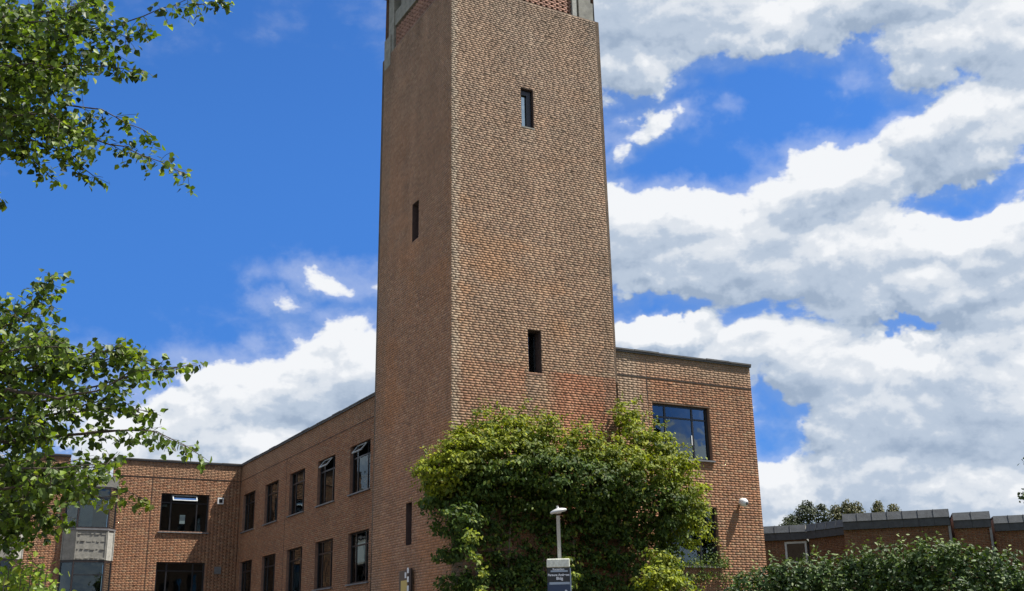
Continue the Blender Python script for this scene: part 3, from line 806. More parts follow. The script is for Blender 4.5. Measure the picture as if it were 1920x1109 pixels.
# fixtures on the walls
sl_ = empty('security_light', (0.38, YF, 8.36), 'small square pale security light high on the far wing beside its upper window', 'wall light')
MB().box(.24, .52, YF - .16, YF - .05, 8.22, 8.52).build('housing', M_WHITE, sl_)
MB().box(.33, .43, YF - .05, YF - .001, 8.3, 8.44).build('bracket', M_SILL, sl_)
MB().box(.30, .46, YF - .172, YF - .161, 8.28, 8.46).build('lens', M_BLACK, sl_)
vt = empty('wall_vent', (0.47, YF, 5.14), 'square grey vent cover low on the shaded brick of the far wing', 'vent')
vb = MB().box(.3, .62, YF - .03, YF - .012, 4.98, 5.3)
vb.build('cover', M_SILL, vt)
for k in range(5): MB().box(.33, .59, YF - .045, YF - .031, 5.01 + k * .055, 5.035 + k * .055).build('slat', M_SILL, vt)
cm = empty('security_camera', (10.1, YR, 5.65), 'white round-headed security camera fixed to the sunlit wing near its right corner', 'security camera')
hx, hz = 10.12, 5.64
T_ = Matrix.Translation((hx, YR - .20, hz)) @ Matrix.Rotation(R(100), 4, 'X') @ Matrix.Rotation(0, 4, 'Z')
MB().lathe([(0.001, -.13), (.085, -.13), (.125, -.10), (.135, -.02), (.13, .05), (.10, .10), (.05, .13), (.001, .14)], T_, 20).build('housing', M_WHITE, cm, True)
MB().tube([(hx, YR + .0, hz - .02), (hx, YR - .13, hz)], [.045, .045], 10).build('bracket', M_WHITE, cm)
T2 = Matrix.Translation((hx + .02, YR - .335, hz - .04)) @ Matrix.Rotation(R(110), 4, 'X')
MB().lathe([(.001, .02), (.05, .02), (.055, 0), (.05, -.03)], T2, 14).build('lens', M_SILL, cm, True)

# notice board on the shaded tower face
nb = empty('notice_board', (-0.05, 2.9, 3.3), 'notice board with yellow panel and white-chequered black edge on the shaded tower wall', 'notice board')
MB().box(-.07, -.02, 2.44, 3.33, 2.3, 3.64).build('board', pmat('brown_board', (0.12, 0.085, 0.06), 0.8), nb)
MB().box(-.10, -.071, 2.40, 2.62, 2.3, 3.66).build('edge_strip', M_BLACK, nb)
for k in range(6): MB().box(-.108, -.101, 2.56, 2.68, 2.32 + k * .245, 2.47 + k * .245).build('white_square', M_WHITE, nb)
MB().box(-.085, -.071, 2.74, 3.18, 2.98, 3.36).build('yellow_panel', M_YELL, nb)
MB().box(-.085, -.071, 2.80, 2.9, 3.42, 3.58).build('white_square', M_WHITE, nb)
MB().box(-.085, -.071, 2.78, 3.22, 2.5, 2.94).build('white_panel', M_PAPER, nb)

# ================================================================== LAMP POST AND SIGN
lx, ly = -0.03, -5.62
lp = empty('lamp_post', (lx, ly, 0), 'slender pale grey lamp post with a tilted saucer-shaped head in front of the creeper', 'lamp post')
MB().tube([(lx, ly, 0), (lx, ly, 1.0), (lx - .005, ly, 1.02), (lx - .02, ly, 4.28)], [.062, .062, .045, .040], 14).build('pole', M_LAMP, lp, True)
hd = at(1047, 959, 23.75)
TH = Matrix.Translation(hd) @ Matrix.Rotation(R(14), 4, Vector(RGT).cross(Vector((0, 0, 1)))) @ Matrix.Rotation(R(4), 4, 'X')
MB().lathe([(.001, -.045), (.045, -.05), (.07, -.035), (.16, -.03), (.183, -.012), (.187, .006), (.17, .026), (.10, .05), (.03, .066), (.001, .068)], TH, 32).build('lamp_head', M_LAMP, lp, True)
MB().lathe([(.001, -.056), (.04, -.055), (.05, -.046)], TH, 16).build('lens', M_SILL, lp, True)
MB().tube([TH @ Vector((0, 0, .06)), TH @ Vector((0, 0, .12))], [.028, .022], 10).build('sensor', M_LAMP, lp, True)

sg_al = Vector((RGT.x, RGT.y, 0)).normalized()
sg_n = Vector((sg_al.y, -sg_al.x, 0))
sc = at(1046.5, 1056, 23.9); sc.z = 0
FS = Facade(sc, sg_al, sg_n)
sg = empty('sign', (sc.x, sc.y, 0), 'dark direction sign with white lettering under a pale cap mounted on the lamp post', 'sign')
def sb_(name, mat, u0, u1, z0, z1, o0=-.045, o1=.045, rot=None):
    m_ = MB(); FS.box(m_, u0, u1, z0, z1, o0, o1); ob = m_.build(name, mat, sg)
    return ob
topz = at(1046.5, 1048, 23.9).z
cap = sb_('sign_cap', M_SIGNW, -.25, .25, topz - .185, topz, -.06, .06)
bv = cap.modifiers.new('bevel', 'BEVEL'); bv.width = .022; bv.segments = 3
b1 = sb_('name_panel', M_BLACK, -.245, .245, topz - .50, topz - .195)
b2 = sb_('blue_panel', M_NAVY, -.245, .245, topz - 2.35, topz - .505)
sb_('side_rail', M_STRIPE, .246, .27, topz - 2.35, topz - .20, -.05, .05)
sb_('stripe', M_STRIPE, -.205, .235, topz - .545, topz - .495, .0455, .052)
sb_('stripe', M_STRIPE, -.17, .20, topz - .60 + .318, topz - .60 + .352, .0455, .050)
def text(body, size, u, z, mat=M_LETTER, name='lettering', o=.047, bold=0.0):
    cu = bpy.data.curves.new(name, 'FONT'); cu.body = body; cu.size = size; cu.align_x = 'CENTER'; cu.extrude = .001; cu.offset = bold
    ob = bpy.data.objects.new('tmp', cu); COL.objects.link(ob)
    dg = bpy.context.evaluated_depsgraph_get(); me = bpy.data.meshes.new_from_object(ob.evaluated_get(dg))
    bpy.data.objects.remove(ob)
    p = FS.p(u, z, o)
    Mx = Matrix(((sg_al.x, 0, sg_n.x, p.x), (sg_al.y, 0, sg_n.y, p.y), (0, 1, 0, p.z), (0, 0, 0, 1)))
    me.transform(Mx); me.name = name
    me.materials.clear()
    return link(name, me, sg, mat)
text('Reception', .062, 0, topz - .243, bold=.001)
text('Parsons Andrews', .066, .0, topz - .365, bold=.002)
text('Bldg', .085, .02, topz - .445, bold=.002)
text('P', .10, .15, topz - .73, bold=.001)
text('Car Park', .07, -.05, topz - .86)
# straps of the sign on the pole
MB().tube([FS.p(0, topz - .3, -.2), FS.p(0, topz - .3, -.04)], [.02, .02], 8).tube([FS.p(0, topz - 1.4, -.2), FS.p(0, topz - 1.4, -.04)], [.02, .02], 8).build('bracket', M_LAMP, sg)

# ================================================================== LOW BUILDING WITH LEAD FASCIAS (right, behind)
lb = empty('low_building', (27, 9, 0), 'low staggered brick building with grey lead fascias behind the hedge', 'building')
HL = 6.64
fronts = [((23.06, 13.73), (24.25, 12.44)), ((24.25, 12.44), (24.55, 7.6)), ((22.71, 8.50), (25.69, 5.37)), ((27.21, 6.48), (28.24, 5.38)), ((30.24, 6.81), (36.0, 0.9))]
bw = Vector((0.72, 0.69, 0))
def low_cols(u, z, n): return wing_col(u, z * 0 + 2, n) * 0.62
for i, (p, q) in enumerate(fronts):
    P = Vector((*p, 0)); Q = Vector((*q, 0))
    if i == 0: P = P + (P - Q) * 1.0
    al = Q - P; L = al.length; al.normalize(); out = Vector((al.y, -al.x, 0))
    if out.dot(Vector((CAM.x, CAM.y, 0)) - P) < 0: out = -out
    Fl = Facade(P, al, out)
    e = .0 if i == 0 else 0
    wh = []
    if i == 0: wh = [(L - 1.02, L - .02, 4.9, 5.88)]
    inset = .16
    Fw = Facade(P - out * inset, al, out)
    wall_sheet(Fw.map, 0, HL - .60, lambda z: (0, L), wh, M_MORTAR, lb)
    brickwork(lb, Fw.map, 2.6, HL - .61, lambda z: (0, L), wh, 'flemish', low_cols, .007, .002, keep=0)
    # body behind
    bk = MB(); o_ = P - out * (inset + .02); bk.obox(o_, al * L, -out * 7, Vector((0, 0, HL - .12))).build('body', M_REVEAL, lb) if i != 0 else None
    # fascia: two tiers of lead sheets with standing rolls
    n = max(2, int(L / .6)); 
    for k in range(n):
        a, b = L * k / n, L * (k + 1) / n
        m1 = MB(); p0 = Fl.p(a + .004, HL - .34, .03); p1 = Fl.p(b - .004, HL - .34, .03)
        t0 = Fl.p(a + .004, HL, -.12); t1 = Fl.p(b - .004, HL, -.12)
        bk0 = Fl.p(a + .004, HL - .34, -.2); bk1 = Fl.p(b - .004, HL - .34, -.2)
        m1.add([p0, p1, t1, t0, bk0, bk1], [(0, 1, 2, 3), (4, 5, 1, 0), (0, 3, 4), (1, 5, 2), (3, 2, 5, 4)])
        m1.build('lead_panel', M_LEAD, lb)
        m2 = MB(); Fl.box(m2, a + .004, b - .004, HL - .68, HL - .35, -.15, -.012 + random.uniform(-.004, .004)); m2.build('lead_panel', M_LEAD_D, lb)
        if k: m3 = MB(); m3.tube([Fl.p(a, HL - .35, .04), Fl.p(a, HL + .01, -.11)], [.018, .018], 6).build('lead_roll', M_LEAD, lb)
    # return at the right-hand end
    rt = MB()
    rt.add([Fl.p(L, HL - .68, -.01), Fl.p(L, HL - .34, .03), Fl.p(L, HL, -.12), Fl.p(L, HL, -3.0), Fl.p(L, HL - .68, -3.0)], [(0, 1, 2, 3, 4)])
    rt.build('end_cheek', M_CONC, lb)
    if i in (2, 3): MB().obox(Fw.p(L - .10, 3, .02), al * .1, out * .06, Vector((0, 0, HL - 3.7))).build('corner_post', M_SILL, lb)
    roof = MB(); roof.obox(Fl.p(0, HL - .06, -.3), al * L, -out * 7, Vector((0, 0, .05))).build('roof', M_ROOF, lb)
    for (u0, u1, z0, z1) in wh:
        wf = MB()
        for (a, b, c, d) in ((u0, u0 + .09, z0, z1), (u1 - .09, u1, z0, z1), (u0 + .09, u1 - .09, z1 - .09, z1), (u0 + .09, u1 - .09, z0, z0 + .07)):
            Fw.box(wf, a, b, c, d, -.06, .02)
        f_ = wf.build('window', M_BLIND, lb)
        g_ = MB(); Fw.box(g_, u0 + .09, u1 - .09, z0 + .07, z1 - .09, -.03, -.02); g_.build('pane', M_GLASS, f_)
        r_ = MB(); Fw.box(r_, u0 - .4, u1 + .4, z0 - .4, z1 + .1, -2.0, -1.95); r_.build('room', M_INT, f_)

# ================================================================== FOLIAGE
def leaf_shape(kind):
    if kind == 'birch':      # ovate with a drawn-out tip
        return (np.array([(0, 0, 0), (-.40, .28, .07), (-.27, .66, .05), (0, 1.0, -.06), (.27, .66, .05), (.40, .28, .07)]) * [1, 1, 1],
                np.array([(0, 3, 2, 1), (0, 5, 4, 3)]))
    if kind == 'oval':
        return (np.array([(0, 0, 0), (-.27, .35, .05), (-.2, .75, .02), (0, 1.0, -.08), (.2, .75, .02), (.27, .35, .05)]),
                np.array([(0, 3, 2, 1), (0, 5, 4, 3)]))
    if kind == 'quad':
        return (np.array([(0, 0, 0), (-.42, .5, .06), (0, 1.0, -.04), (.42, .5, .06)]), np.array([(0, 1, 2), (0, 2, 3)]))

def leaves(name, P, N, size, col, mat, parent, kind='birch', down=0.5, jit=0.6, stuff=True):
    """P points, N preferred face normals, down = how much the tips hang"""
    n = len(P)
    Nn = N + jit * rng.standard_normal((n, 3)); Nn /= np.linalg.norm(Nn, axis=1)[:, None]
    ax = rng.standard_normal((n, 3)); ax[:, 2] -= down * 2
    ax -= (ax * Nn).sum(1)[:, None] * Nn; ax /= np.linalg.norm(ax, axis=1)[:, None] + 1e-9
    sd = np.cross(ax, Nn)
    V, F = leaf_shape(kind)
    sz = np.broadcast_to(size, (n,))
    W = P[:, None, :] + sz[:, None, None] * (sd[:, None, :] * V[None, :, 0:1] + ax[:, None, :] * V[None, :, 1:2] + Nn[:, None, :] * V[None, :, 2:3])
    k = len(V)
    FF = (F[None] + (np.arange(n) * k)[:, None, None]).reshape(-1, F.shape[1])
    ob = mesh_np(name, W.reshape(-1, 3), FF, np.repeat(col, k, 0), mat, parent)
    if stuff: tag(ob, kind='stuff')
    return ob

def palette(n, cols, wts, var=.25):
    cols = np.array(cols); idx = rng.choice(len(cols), n, p=np.array(wts) / sum(wts))
    return cols[idx] * (1 - var + 2 * var * rng.random(n))[:, None]

def ell_points(els, n, shell=0.55, clump=0.0):
    """points through a set of ellipsoids (cx,cy,cz,rx,ry,rz), denser to the outside; with outward normals"""
    els = np.array(els, float)
    vol = (els[:, 3] * els[:, 4] * els[:, 5]) ** (2 / 3); idx = rng.choice(len(els), n, p=vol / vol.sum())
    d = rng.standard_normal((n, 3)); d /= np.linalg.norm(d, axis=1)[:, None]
    r = shell + (1 - shell) * rng.random(n) ** .7
    r = r * (1 + .10 * rng.standard_normal(n))
    P = els[idx, :3] + d * r[:, None] * els[idx, 3:6]
    N = d / els[idx, 3:6]; N /= np.linalg.norm(N, axis=1)[:, None]
    return P, N

# ---- big creeper over the foot of the tower
cr = empty('creeper', (3.4, -0.6, 0), 'large green climbing creeper mounding over the foot of the tower and wing', 'climber')
def wallpt(px, py, Y):
    d = FWD + RGT * ((px - 960) / 2055.25) - UPV * ((py - 554.5) / 2055.25)
    return CAM + d * ((Y - CAM.y) / d.y)
CE = []
for (px, py, r, Y, ry) in [
    (862, 850, 34, -.55, .7), (905, 822, 42, -.7, .8), (950, 812, 42, -.8, .8), (1000, 805, 40, -.8, .8), (1045, 838, 40, -.9, .9), (1090, 845, 42, -.9, .9), (1130, 860, 38, -.9, .7),
    (1176, 780, 27, -.45, .5), (1190, 820, 38, -.8, .7), (1225, 840, 38, -.8, .8), (1255, 875, 40, -.9, .8), (1275, 920, 40, -.9, .8), (1292, 965, 32, -.8, .7), (1308, 1008, 22, -.6, .5),
    (826, 885, 36, -.5, .8), (815, 930, 26, -.25, .6), (850, 930, 40, -.5, .7), (880, 880, 45, -.9, .9), (930, 860, 50, -1.1, .9), (985, 862, 50, -1.1, .9), (1040, 890, 50, -1.2, .9),
    (1100, 900, 55, -1.3, .9), (1160, 890, 55, -1.3, .9), (1215, 900, 50, -1.2, .9), (1235, 950, 45, -1.0, .8), (1255, 1000, 40, -.8, .7),
    (1180, 940, 45, -1.0, .8), (1120, 945, 45, -.8, .7), (1060, 930, 35, -.8, .6), (900, 925, 40, -.6, .6), (868, 965, 26, -1.5, .3), (880, 1010, 22, -1.8, .3), (893, 1065, 24, -1.9, .3), (905, 1120, 28, -1.9, .3), (868, 1010, 28, -.45, .5), (885, 1090, 28, -.4, .4),
    (1190, 1000, 45, -.45, .4), (1140, 1010, 50, -.35, .3), (1090, 1010, 40, -.3, .3), (1060, 1070, 38, -.35, .35), (1120, 1075, 50, -.3, .3), (1180, 1070, 50, -.35, .35), (1030, 990, 34, -.3, .3), (1010, 930, 40, -.5, .5), (960, 915, 40, -.5, .5), (1040, 960, 40, -.4, .4), (1150, 960, 60, -.5, .5), (1100, 1109, 60, -.35, .35), (1040, 1100, 40, -.3, .3), (925, 950, 30, -.35, .35), (965, 960, 36, -.4, .35), (1000, 1030, 40, -.35, .3), (950, 1050, 40, -.35, .3), (980, 1100, 40, -.35, .3), (930, 1110, 36, -.4, .3), (915, 1000, 34, -.35, .35),
    (1240, 1045, 24, -2.2, .45), (1250, 1078, 34, -2.4, .5), (1225, 1100, 34, -2.5, .5), (1275, 1112, 36, -2.4, .5), (1240, 1135, 48, -2.4, .6), (1062, 1050, 12, -1.9, .2), (1066, 1085, 14, -1.9, .2), (1258, 1040, 38, -.9, .5), (958, 1000, 20, -.15, .15), (985, 1080, 22, -.15, .15), (930, 1060, 20, -.2, .2)]:
    c = wallpt(px, py, Y); rr = r / 62.0
    CE.append((c.x, c.y, c.z, rr, ry, rr))
# left flank wrapping the corner, thinning to the wall
for (px, py, r, X) in [(838, 870, 26, -.35), (812, 900, 22, -.4), (808, 940, 18, -.25), (832, 985, 20, -.25), (842, 1040, 18, -.2), (846, 1095, 18, -.2)]:
    d = FWD + RGT * ((px - 960) / 2055.25) - UPV * ((py - 554.5) / 2055.25)
    c = CAM + d * ((X - CAM.x) / d.x); rr = r / 66.0
    CE.append((c.x, c.y, c.z, .4, rr * 1.3, rr))
n = 86000
Pc, Nc = ell_points(CE, 3300, .45)
Pc = Pc[:, :] ; ci = rng.integers(0, len(Pc), n)
rad = (.06 + .09 * rng.random(len(Pc)))[ci][:, None]
off = rng.standard_normal((n, 3)) * rad; off[:, 2] = abs(off[:, 2]) * -.6 + .05
P = Pc[ci] + off; N = Nc[ci] * .6 + off / rad * .35; cl_tone = (.72 + .56 * rng.random(len(Pc)))[ci]
keep = P[:, 1] < np.where(P[:, 0] < -.02, 5, TT * (P[:, 2] - 1.6) - .03)
keep &= ~((P[:, 0] > -.03) & (P[:, 1] > -.03)) 
# gaps: leaves thin out in irregular patches
gp = .6 * vnoise(P[:, 0] + .4 * P[:, 1], P[:, 2] + P[:, 1] * .7, .42, 11) + .4 * vnoise(P[:, 0] - .6 * P[:, 1], P[:, 2], .2, 12)
low = np.clip((6.2 - P[:, 2]) / 3, 0, 1)
gthr = .34 + .12 * low * (P[:, 1] < -.55)
keep &= rng.random(n) < np.clip(1.2 - 1.1 * (gp < gthr) * (0.8 + .3 * low), .05, 1)
P, N, cl_tone = P[keep], N[keep], cl_tone[keep]
N = N * .7 + np.array([-.05, -.45, .55])
colr = palette(len(P), [(.060, .100, .018), (.035, .065, .014), (.10, .145, .024), (.17, .19, .03)], [.40, .36, .18, .06])
# crest and left shoulder: sunlit yellow-green is put into the leaf colour
yel = np.clip((P[:, 2] - 6.35 + .25 * abs(P[:, 0] - 2.4)) * 1.1, 0, 1) * rng.random(len(P))
yel = np.maximum(yel, np.clip(-P[:, 0] * 1.4 + .2, 0, 1) * (P[:, 2] > 5.3) * rng.random(len(P)))
yel = np.maximum(yel, np.clip((P[:, 0] - 6.3) * .8, 0, 1) * rng.random(len(P)))
yel = np.maximum(yel, np.clip((-1.75 - P[:, 1]) * 2, 0, 1) * (P[:, 2] < 4.6) * rng.random(len(P)))
colr = colr * (1 - .75 * yel[:, None]) + np.array([.38, .40, .015]) * .75 * yel[:, None]
colr = colr * cl_tone[:, None]
leaves('foliage', P, N, (.08 + .07 * rng.random(len(P)) ** 1.5), colr, M_CREEP, cr, 'oval', .55, .55)
# loose shoots that break the outline
SP = []; SN = []; st = MB()
for k in range(260):
    e = CE[random.randrange(0, 24)]
    th = random.uniform(-.5, math.pi + .5)
    b = Vector((e[0] + math.cos(th) * e[3], e[1] - random.uniform(-.3, .5), e[2] + math.sin(th) * e[5]))
    dr = Vector((math.cos(th), random.uniform(-.6, .1), math.sin(th) + .2)).normalized()
    Ln = random.uniform(.12, .42); pts = []
    for j in range(6):
        t_ = j / 5; pts.append(b + dr * Ln * t_ + Vector((0, 0, -.25 * Ln * t_ * t_)))
    if pts[-1].y > -.05 and pts[-1].x > 0: continue
    st.tube(pts, [.006, .005, .004, .004, .003, .002], 3, False)
    for p in pts[1:]:
        for q in range(2): SP.append(p + Vector((random.gauss(0, .03), random.gauss(0, .03), random.gauss(0, .03)))); SN.append((0, -.4, .8))
leaves('foliage', np.array(SP), np.array(SN), .06 + .045 * rng.random(len(SP)), palette(len(SP), [(.20, .22, .03), (.12, .17, .03), (.26, .2, .045)], [.5, .35, .15]), M_CREEP, cr, 'oval', .4, .6)
# woody stems climbing the wall
for (x0, x1, z1) in ((.3, .9, 6.5), (1.3, 2.0, 6.8), (4.2, 3.2, 6.3), (4.9, 5.2, 7.2), (2.6, 2.9, 6.4), (6.2, 6.0, 6.0)):
    pts = [(x0 + (x1 - x0) * t_ + .12 * math.sin(5 * t_ + x0), -.14 - .25 * t_ * t_, z1 * t_) for t_ in [i / 9 for i in range(10)]]
    MB().tube(pts, [.05 - .035 * i / 9 for i in range(10)], 7).build('stem', M_BARK, cr)
tag(st.build('twigs', M_TWIG, cr), kind='stuff')

# ---- thin trails over the base of the sunlit wing and its lower sill
tr_ = empty('ivy', (9.2, YR - .1, 2.5), 'thin straggling creeper over the brick below the lower window of the sunlit wing', 'climber')
TP = []; tm = MB()
for k in range(46):
    x = random.uniform(7.2, 10.6); z = random.uniform(1.2, 2.9); p = Vector((x, YR - .05, z)); pts = [p.copy()]
    dv = Vector((random.uniform(-.5, .5), 0, 1))
    for j in range(random.randint(5, 12)):
        dv += Vector((random.gauss(0, .45), 0, random.gauss(0, .2))); dv.y = 0
        p = p + dv.normalized() * .11
        if p.z > 3.72 - .25 * abs(p.x - 8.4) + random.uniform(-.1, .1): break
        p.y = YR - .04 - random.uniform(0, .05); pts.append(p.copy())
        for q in range(3): TP.append(p + Vector((random.gauss(0, .06), -random.uniform(.0, .10), random.gauss(0, .06))))
    if len(pts) > 2: tm.tube(pts, [.008] * len(pts), 4, False)
for k in range(420):     # bushy growth on the ledge in front of the lower window
    x = random.choice([random.gauss(8.85, .22), random.gauss(8.3, .3), random.gauss(9.2, .12)])
    TP.append(Vector((x, YR - random.uniform(.02, .28), 3.66 + abs(random.gauss(0, .28)) * (1.1 if abs(x - 8.9) < .3 else .5))))
for k in range(500):
    x = random.uniform(7.6, 10.8); TP.append(Vector((x, YR - random.uniform(.03, .22), 3.42 - .09 * abs(x - 8.8) + random.gauss(0, .07))))
tag(tm.build('stems', M_TWIG, tr_), kind='stuff')
TP = np.array([tuple(p) for p in TP])
leaves('foliage', TP, np.tile([0, -.8, .5], (len(TP), 1)), .05 + .04 * rng.random(len(TP)), palette(len(TP), [(.10, .15, .03), (.06, .10, .025), (.17, .2, .04)], [.5, .3, .2]), M_CREEP, tr_, 'oval', .4, .6)

# ---- laurel hedge
hg = empty('hedge', (5.2, -14.0, 0), 'tall glossy laurel hedge across the lower right in front of the low building', 'hedge')
HE = []
prof = [(1388, 1098, 21.3), (1412, 1082, 21.2), (1440, 1062, 21.1), (1475, 1056, 21), (1510, 1056, 21), (1545, 1054, 21), (1580, 1050, 21), (1615, 1042, 20.8), (1650, 1034, 20.6), (1690, 1032, 20.4), (1725, 1024, 20.2), (1760, 1022, 20.0), (1800, 1026, 19.8), (1840, 1030, 19.6), (1875, 1040, 19.4), (1910, 1052, 19.2), (1960, 1052, 19), (2020, 1050, 18.6), (2090, 1050, 18.2), (2160, 1050, 17.8)]
for (px, py, D) in prof:
    c = at(px, py + 6, D); r = .30
    HE.append((c.x, c.y, c.z - .12, .33, .36, .34))
    for j in range(5):
        HE.append((c.x + random.gauss(0, .1) - .25 * FWD.x * (j > 0), c.y - .25 * FWD.y * (j > 0) + random.gauss(0, .08), c.z - .35 - .55 * j, .40, .45 + .03 * j, .40))
        HE.append((c.x + .5, c.y + .5, c.z - .4 - .55 * j, .5, .5, .4))
n = 84000
Pc, Nc = ell_points(HE, 6500, .55); ci = rng.integers(0, len(Pc), n)
off = rng.standard_normal((n, 3)) * .06; P = Pc[ci] + off; N = Nc[ci] * .6 + off * 5; cl_tone = (.7 + .6 * rng.random(len(Pc)))[ci]
gp = vnoise(P[:, 0] + P[:, 1], P[:, 2] * 1.2, .22, 21)
keep = (P[:, 2] > .05) & (rng.random(n) < np.where(gp < .36, .35, 1))
P, N, cl_tone = P[keep], N[keep], cl_tone[keep]
N = N * .8 + np.array([-.1, -.25, .55])
topz_ = np.clip((P[:, 2] - 2.75) * 1.6, 0, 1) * rng.random(len(P))  # sunlit hedge top, mixed into the leaf colour below
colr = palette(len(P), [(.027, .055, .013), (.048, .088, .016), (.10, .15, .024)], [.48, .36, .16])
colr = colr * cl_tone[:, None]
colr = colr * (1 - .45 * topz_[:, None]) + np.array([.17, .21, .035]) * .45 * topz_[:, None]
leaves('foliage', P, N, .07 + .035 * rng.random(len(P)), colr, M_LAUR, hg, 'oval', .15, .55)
for k in range(9):
    c = at(1420 + 85 * k, 1080, 21 - .3 * k)
    MB().tube([(c.x + .75, c.y + .9, 0), (c.x + .7, c.y + .8, 1.0), (c.x + .55, c.y + .7, 1.9)], [.05, .035, .015], 6).build('trunk', M_BARK, hg)
hs = []; hn = []
for k in range(16):      # upright new shoots on the top
    i = random.randrange(len(prof)); px, py, D = prof[i]; b = at(px + random.uniform(-18, 18), py + 2, D) + Vector((0, random.uniform(-.3, .3), .12))
    for j in range(6): hs.append(tuple(b + Vector((random.gauss(0, .03), random.gauss(0, .03), j * .035)))); hn.append((random.gauss(0, .5), -.4, .5))
leaves('foliage', np.array(hs), np.array(hn), .075, palette(len(hs), [(.16, .2, .035), (.10, .14, .03)], [.5, .5]), M_LAUR, hg, 'oval', -.3, .5)

# ---- birch whose branches hang into the left of the picture
bi = empty('birch_tree', (-16.2, -15.2, 0), 'birch tree outside the left edge whose leafy branches hang into the picture', 'tree')
BT = Vector((-16.1, -15.6, 0))
tp = [BT + Vector((.05 * math.sin(k), .04 * math.cos(2 * k), k * .9)) for k in range(12)]
MB().tube(tp, [.17 - .012 * k for k in range(12)], 12).build('trunk', M_BIRCH, bi, True)
LEAFP = []; LEAFN = []; LEAFY = []
tw = MB()
def grow(path, dens, spread, lsize_y=0.0, thick=.02, layers=((0, 1.0),), hang=.6, nt=1.0):
    """path = photo points with their distance; side twigs with leaves hang off it"""
    for (dd, ds) in layers:
        pts = [at(x, y, D + dd) + Vector((random.gauss(0, .04), 0, random.gauss(0, .04))) * (1 if dd else 0) for x, y, D in path]
        # finer sampling
        fine = []
        for a, b in zip(pts[:-1], pts[1:]):
            m_ = max(2, int((b - a).length / .12))
            for k in range(m_): fine.append(a.lerp(b, k / m_) + Vector((random.gauss(0, .008), random.gauss(0, .008), random.gauss(0, .008))))
        fine.append(pts[-1]); L = len(fine)
        MB().tube(fine, [max(.0035, thick * (1 - i / L) ** 1.1) for i in range(L)], 6, False).build('branch', M_TWIG, bi)
        for i, p in enumerate(fine):
            t_ = i / L
            nn = dens * ds * 4.0 * (1.0 if t_ < .8 else .7)
            for k in range(int(nn) + (random.random() < nn % 1)):
                sp = spread * (1 - .55 * t_) * random.uniform(.5, 1.15)
                dv = Vector((random.gauss(0, 1), random.gauss(0, 1), random.gauss(-hang * .5, .8))).normalized()
                if i: dv = (dv + (fine[i] - fine[i - 1]).normalized() * .6).normalized()
                q = p.copy(); tpts = [q.copy()]
                st_ = max(3, int(sp / .05))
                for j in range(st_):
                    dv = (dv + Vector((random.gauss(0, .14), random.gauss(0, .14), -hang * .10))).normalized()
                    q = q + dv * (sp / st_); tpts.append(q.copy())
                    for _ in range(2 if j else 1): LEAFP.append(q + Vector((random.gauss(0, .022), random.gauss(0, .022), random.gauss(-.012, .022)))); LEAFY.append(lsize_y)
                tw.tube(tpts, [.0020] * len(tpts), 3, False)
            if random.random() < .8: LEAFP.append(p + Vector((random.gauss(0, .02),) * 3)); LEAFY.append(lsize_y)
LAY = ((0, 1), (-.7, .8), (.7, .8))
# upper boughs
grow([(-260, 120, 9.6), (-120, 110, 9.6), (0, 125, 9.5), (60, 120, 9.5), (125, 112, 9.4)], 1.7, .62, thick=.035, layers=LAY)
grow([(60, 150, 9.5), (130, 72, 9.4), (190, 55, 9.3), (235, 42, 9.3), (300, 18, 9.2), (350, -2, 9.2), (405, -4, 9.2)], .62, .22, thick=.014)
grow([(350, 10, 9.2), (395, 8, 9.2), (425, 6, 9.2)], .5, .1, thick=.006)
grow([(20, 125, 9.4), (80, 95, 9.4), (140, 60, 9.3), (190, 52, 9.3), (235, 70, 9.3), (262, 65, 9.3)], .8, .25, thick=.01)
grow([(-120, 200, 9.6), (0, 175, 9.5), (70, 120, 9.4), (120, 105, 9.4), (200, 90, 9.4)], 1.2, .4, thick=.02, layers=((0, 1), (.6, .7)))
grow([(100, 130, 9.3), (170, 118, 9.3), (230, 130, 9.3), (268, 132, 9.3)], .9, .2, thick=.008)
grow([(-260, 220, 9.4), (-100, 220, 9.4), (0, 205, 9.4), (70, 215, 9.4), (140, 225, 9.3)], 1.8, .62, thick=.03, layers=LAY)
grow([(120, 200, 9.3), (190, 205, 9.3), (240, 235, 9.3), (290, 258, 9.3)], .8, .24, thick=.008)
grow([(60, 230, 9.3), (150, 255, 9.3), (230, 275, 9.2), (300, 305, 9.2), (352, 328, 9.2)], .85, .30, thick=.012)
grow([(-150, 240, 9.3), (0, 255, 9.3), (50, 285, 9.3), (85, 322, 9.3)], 1.3, .30, thick=.012)
grow([(60, 260, 9.3), (130, 290, 9.2), (175, 330, 9.2)], 1.0, .26, thick=.01)
grow([(-260, 20, 9.6), (-100, 20, 9.6), (0, 25, 9.5), (90, 25, 9.4), (165, 0, 9.4)], 1.8, .5, thick=.03, layers=LAY)
grow([(-120, 60, 9.6), (60, 70, 9.5), (120, 40, 9.4), (180, 20, 9.4)], 1.0, .4, thick=.014, layers=((0, 1), (.6, .8)))
grow([(-60, 300, 9.3), (-10, 360, 9.3), (12, 388, 9.3)], .15, .05, thick=.005)
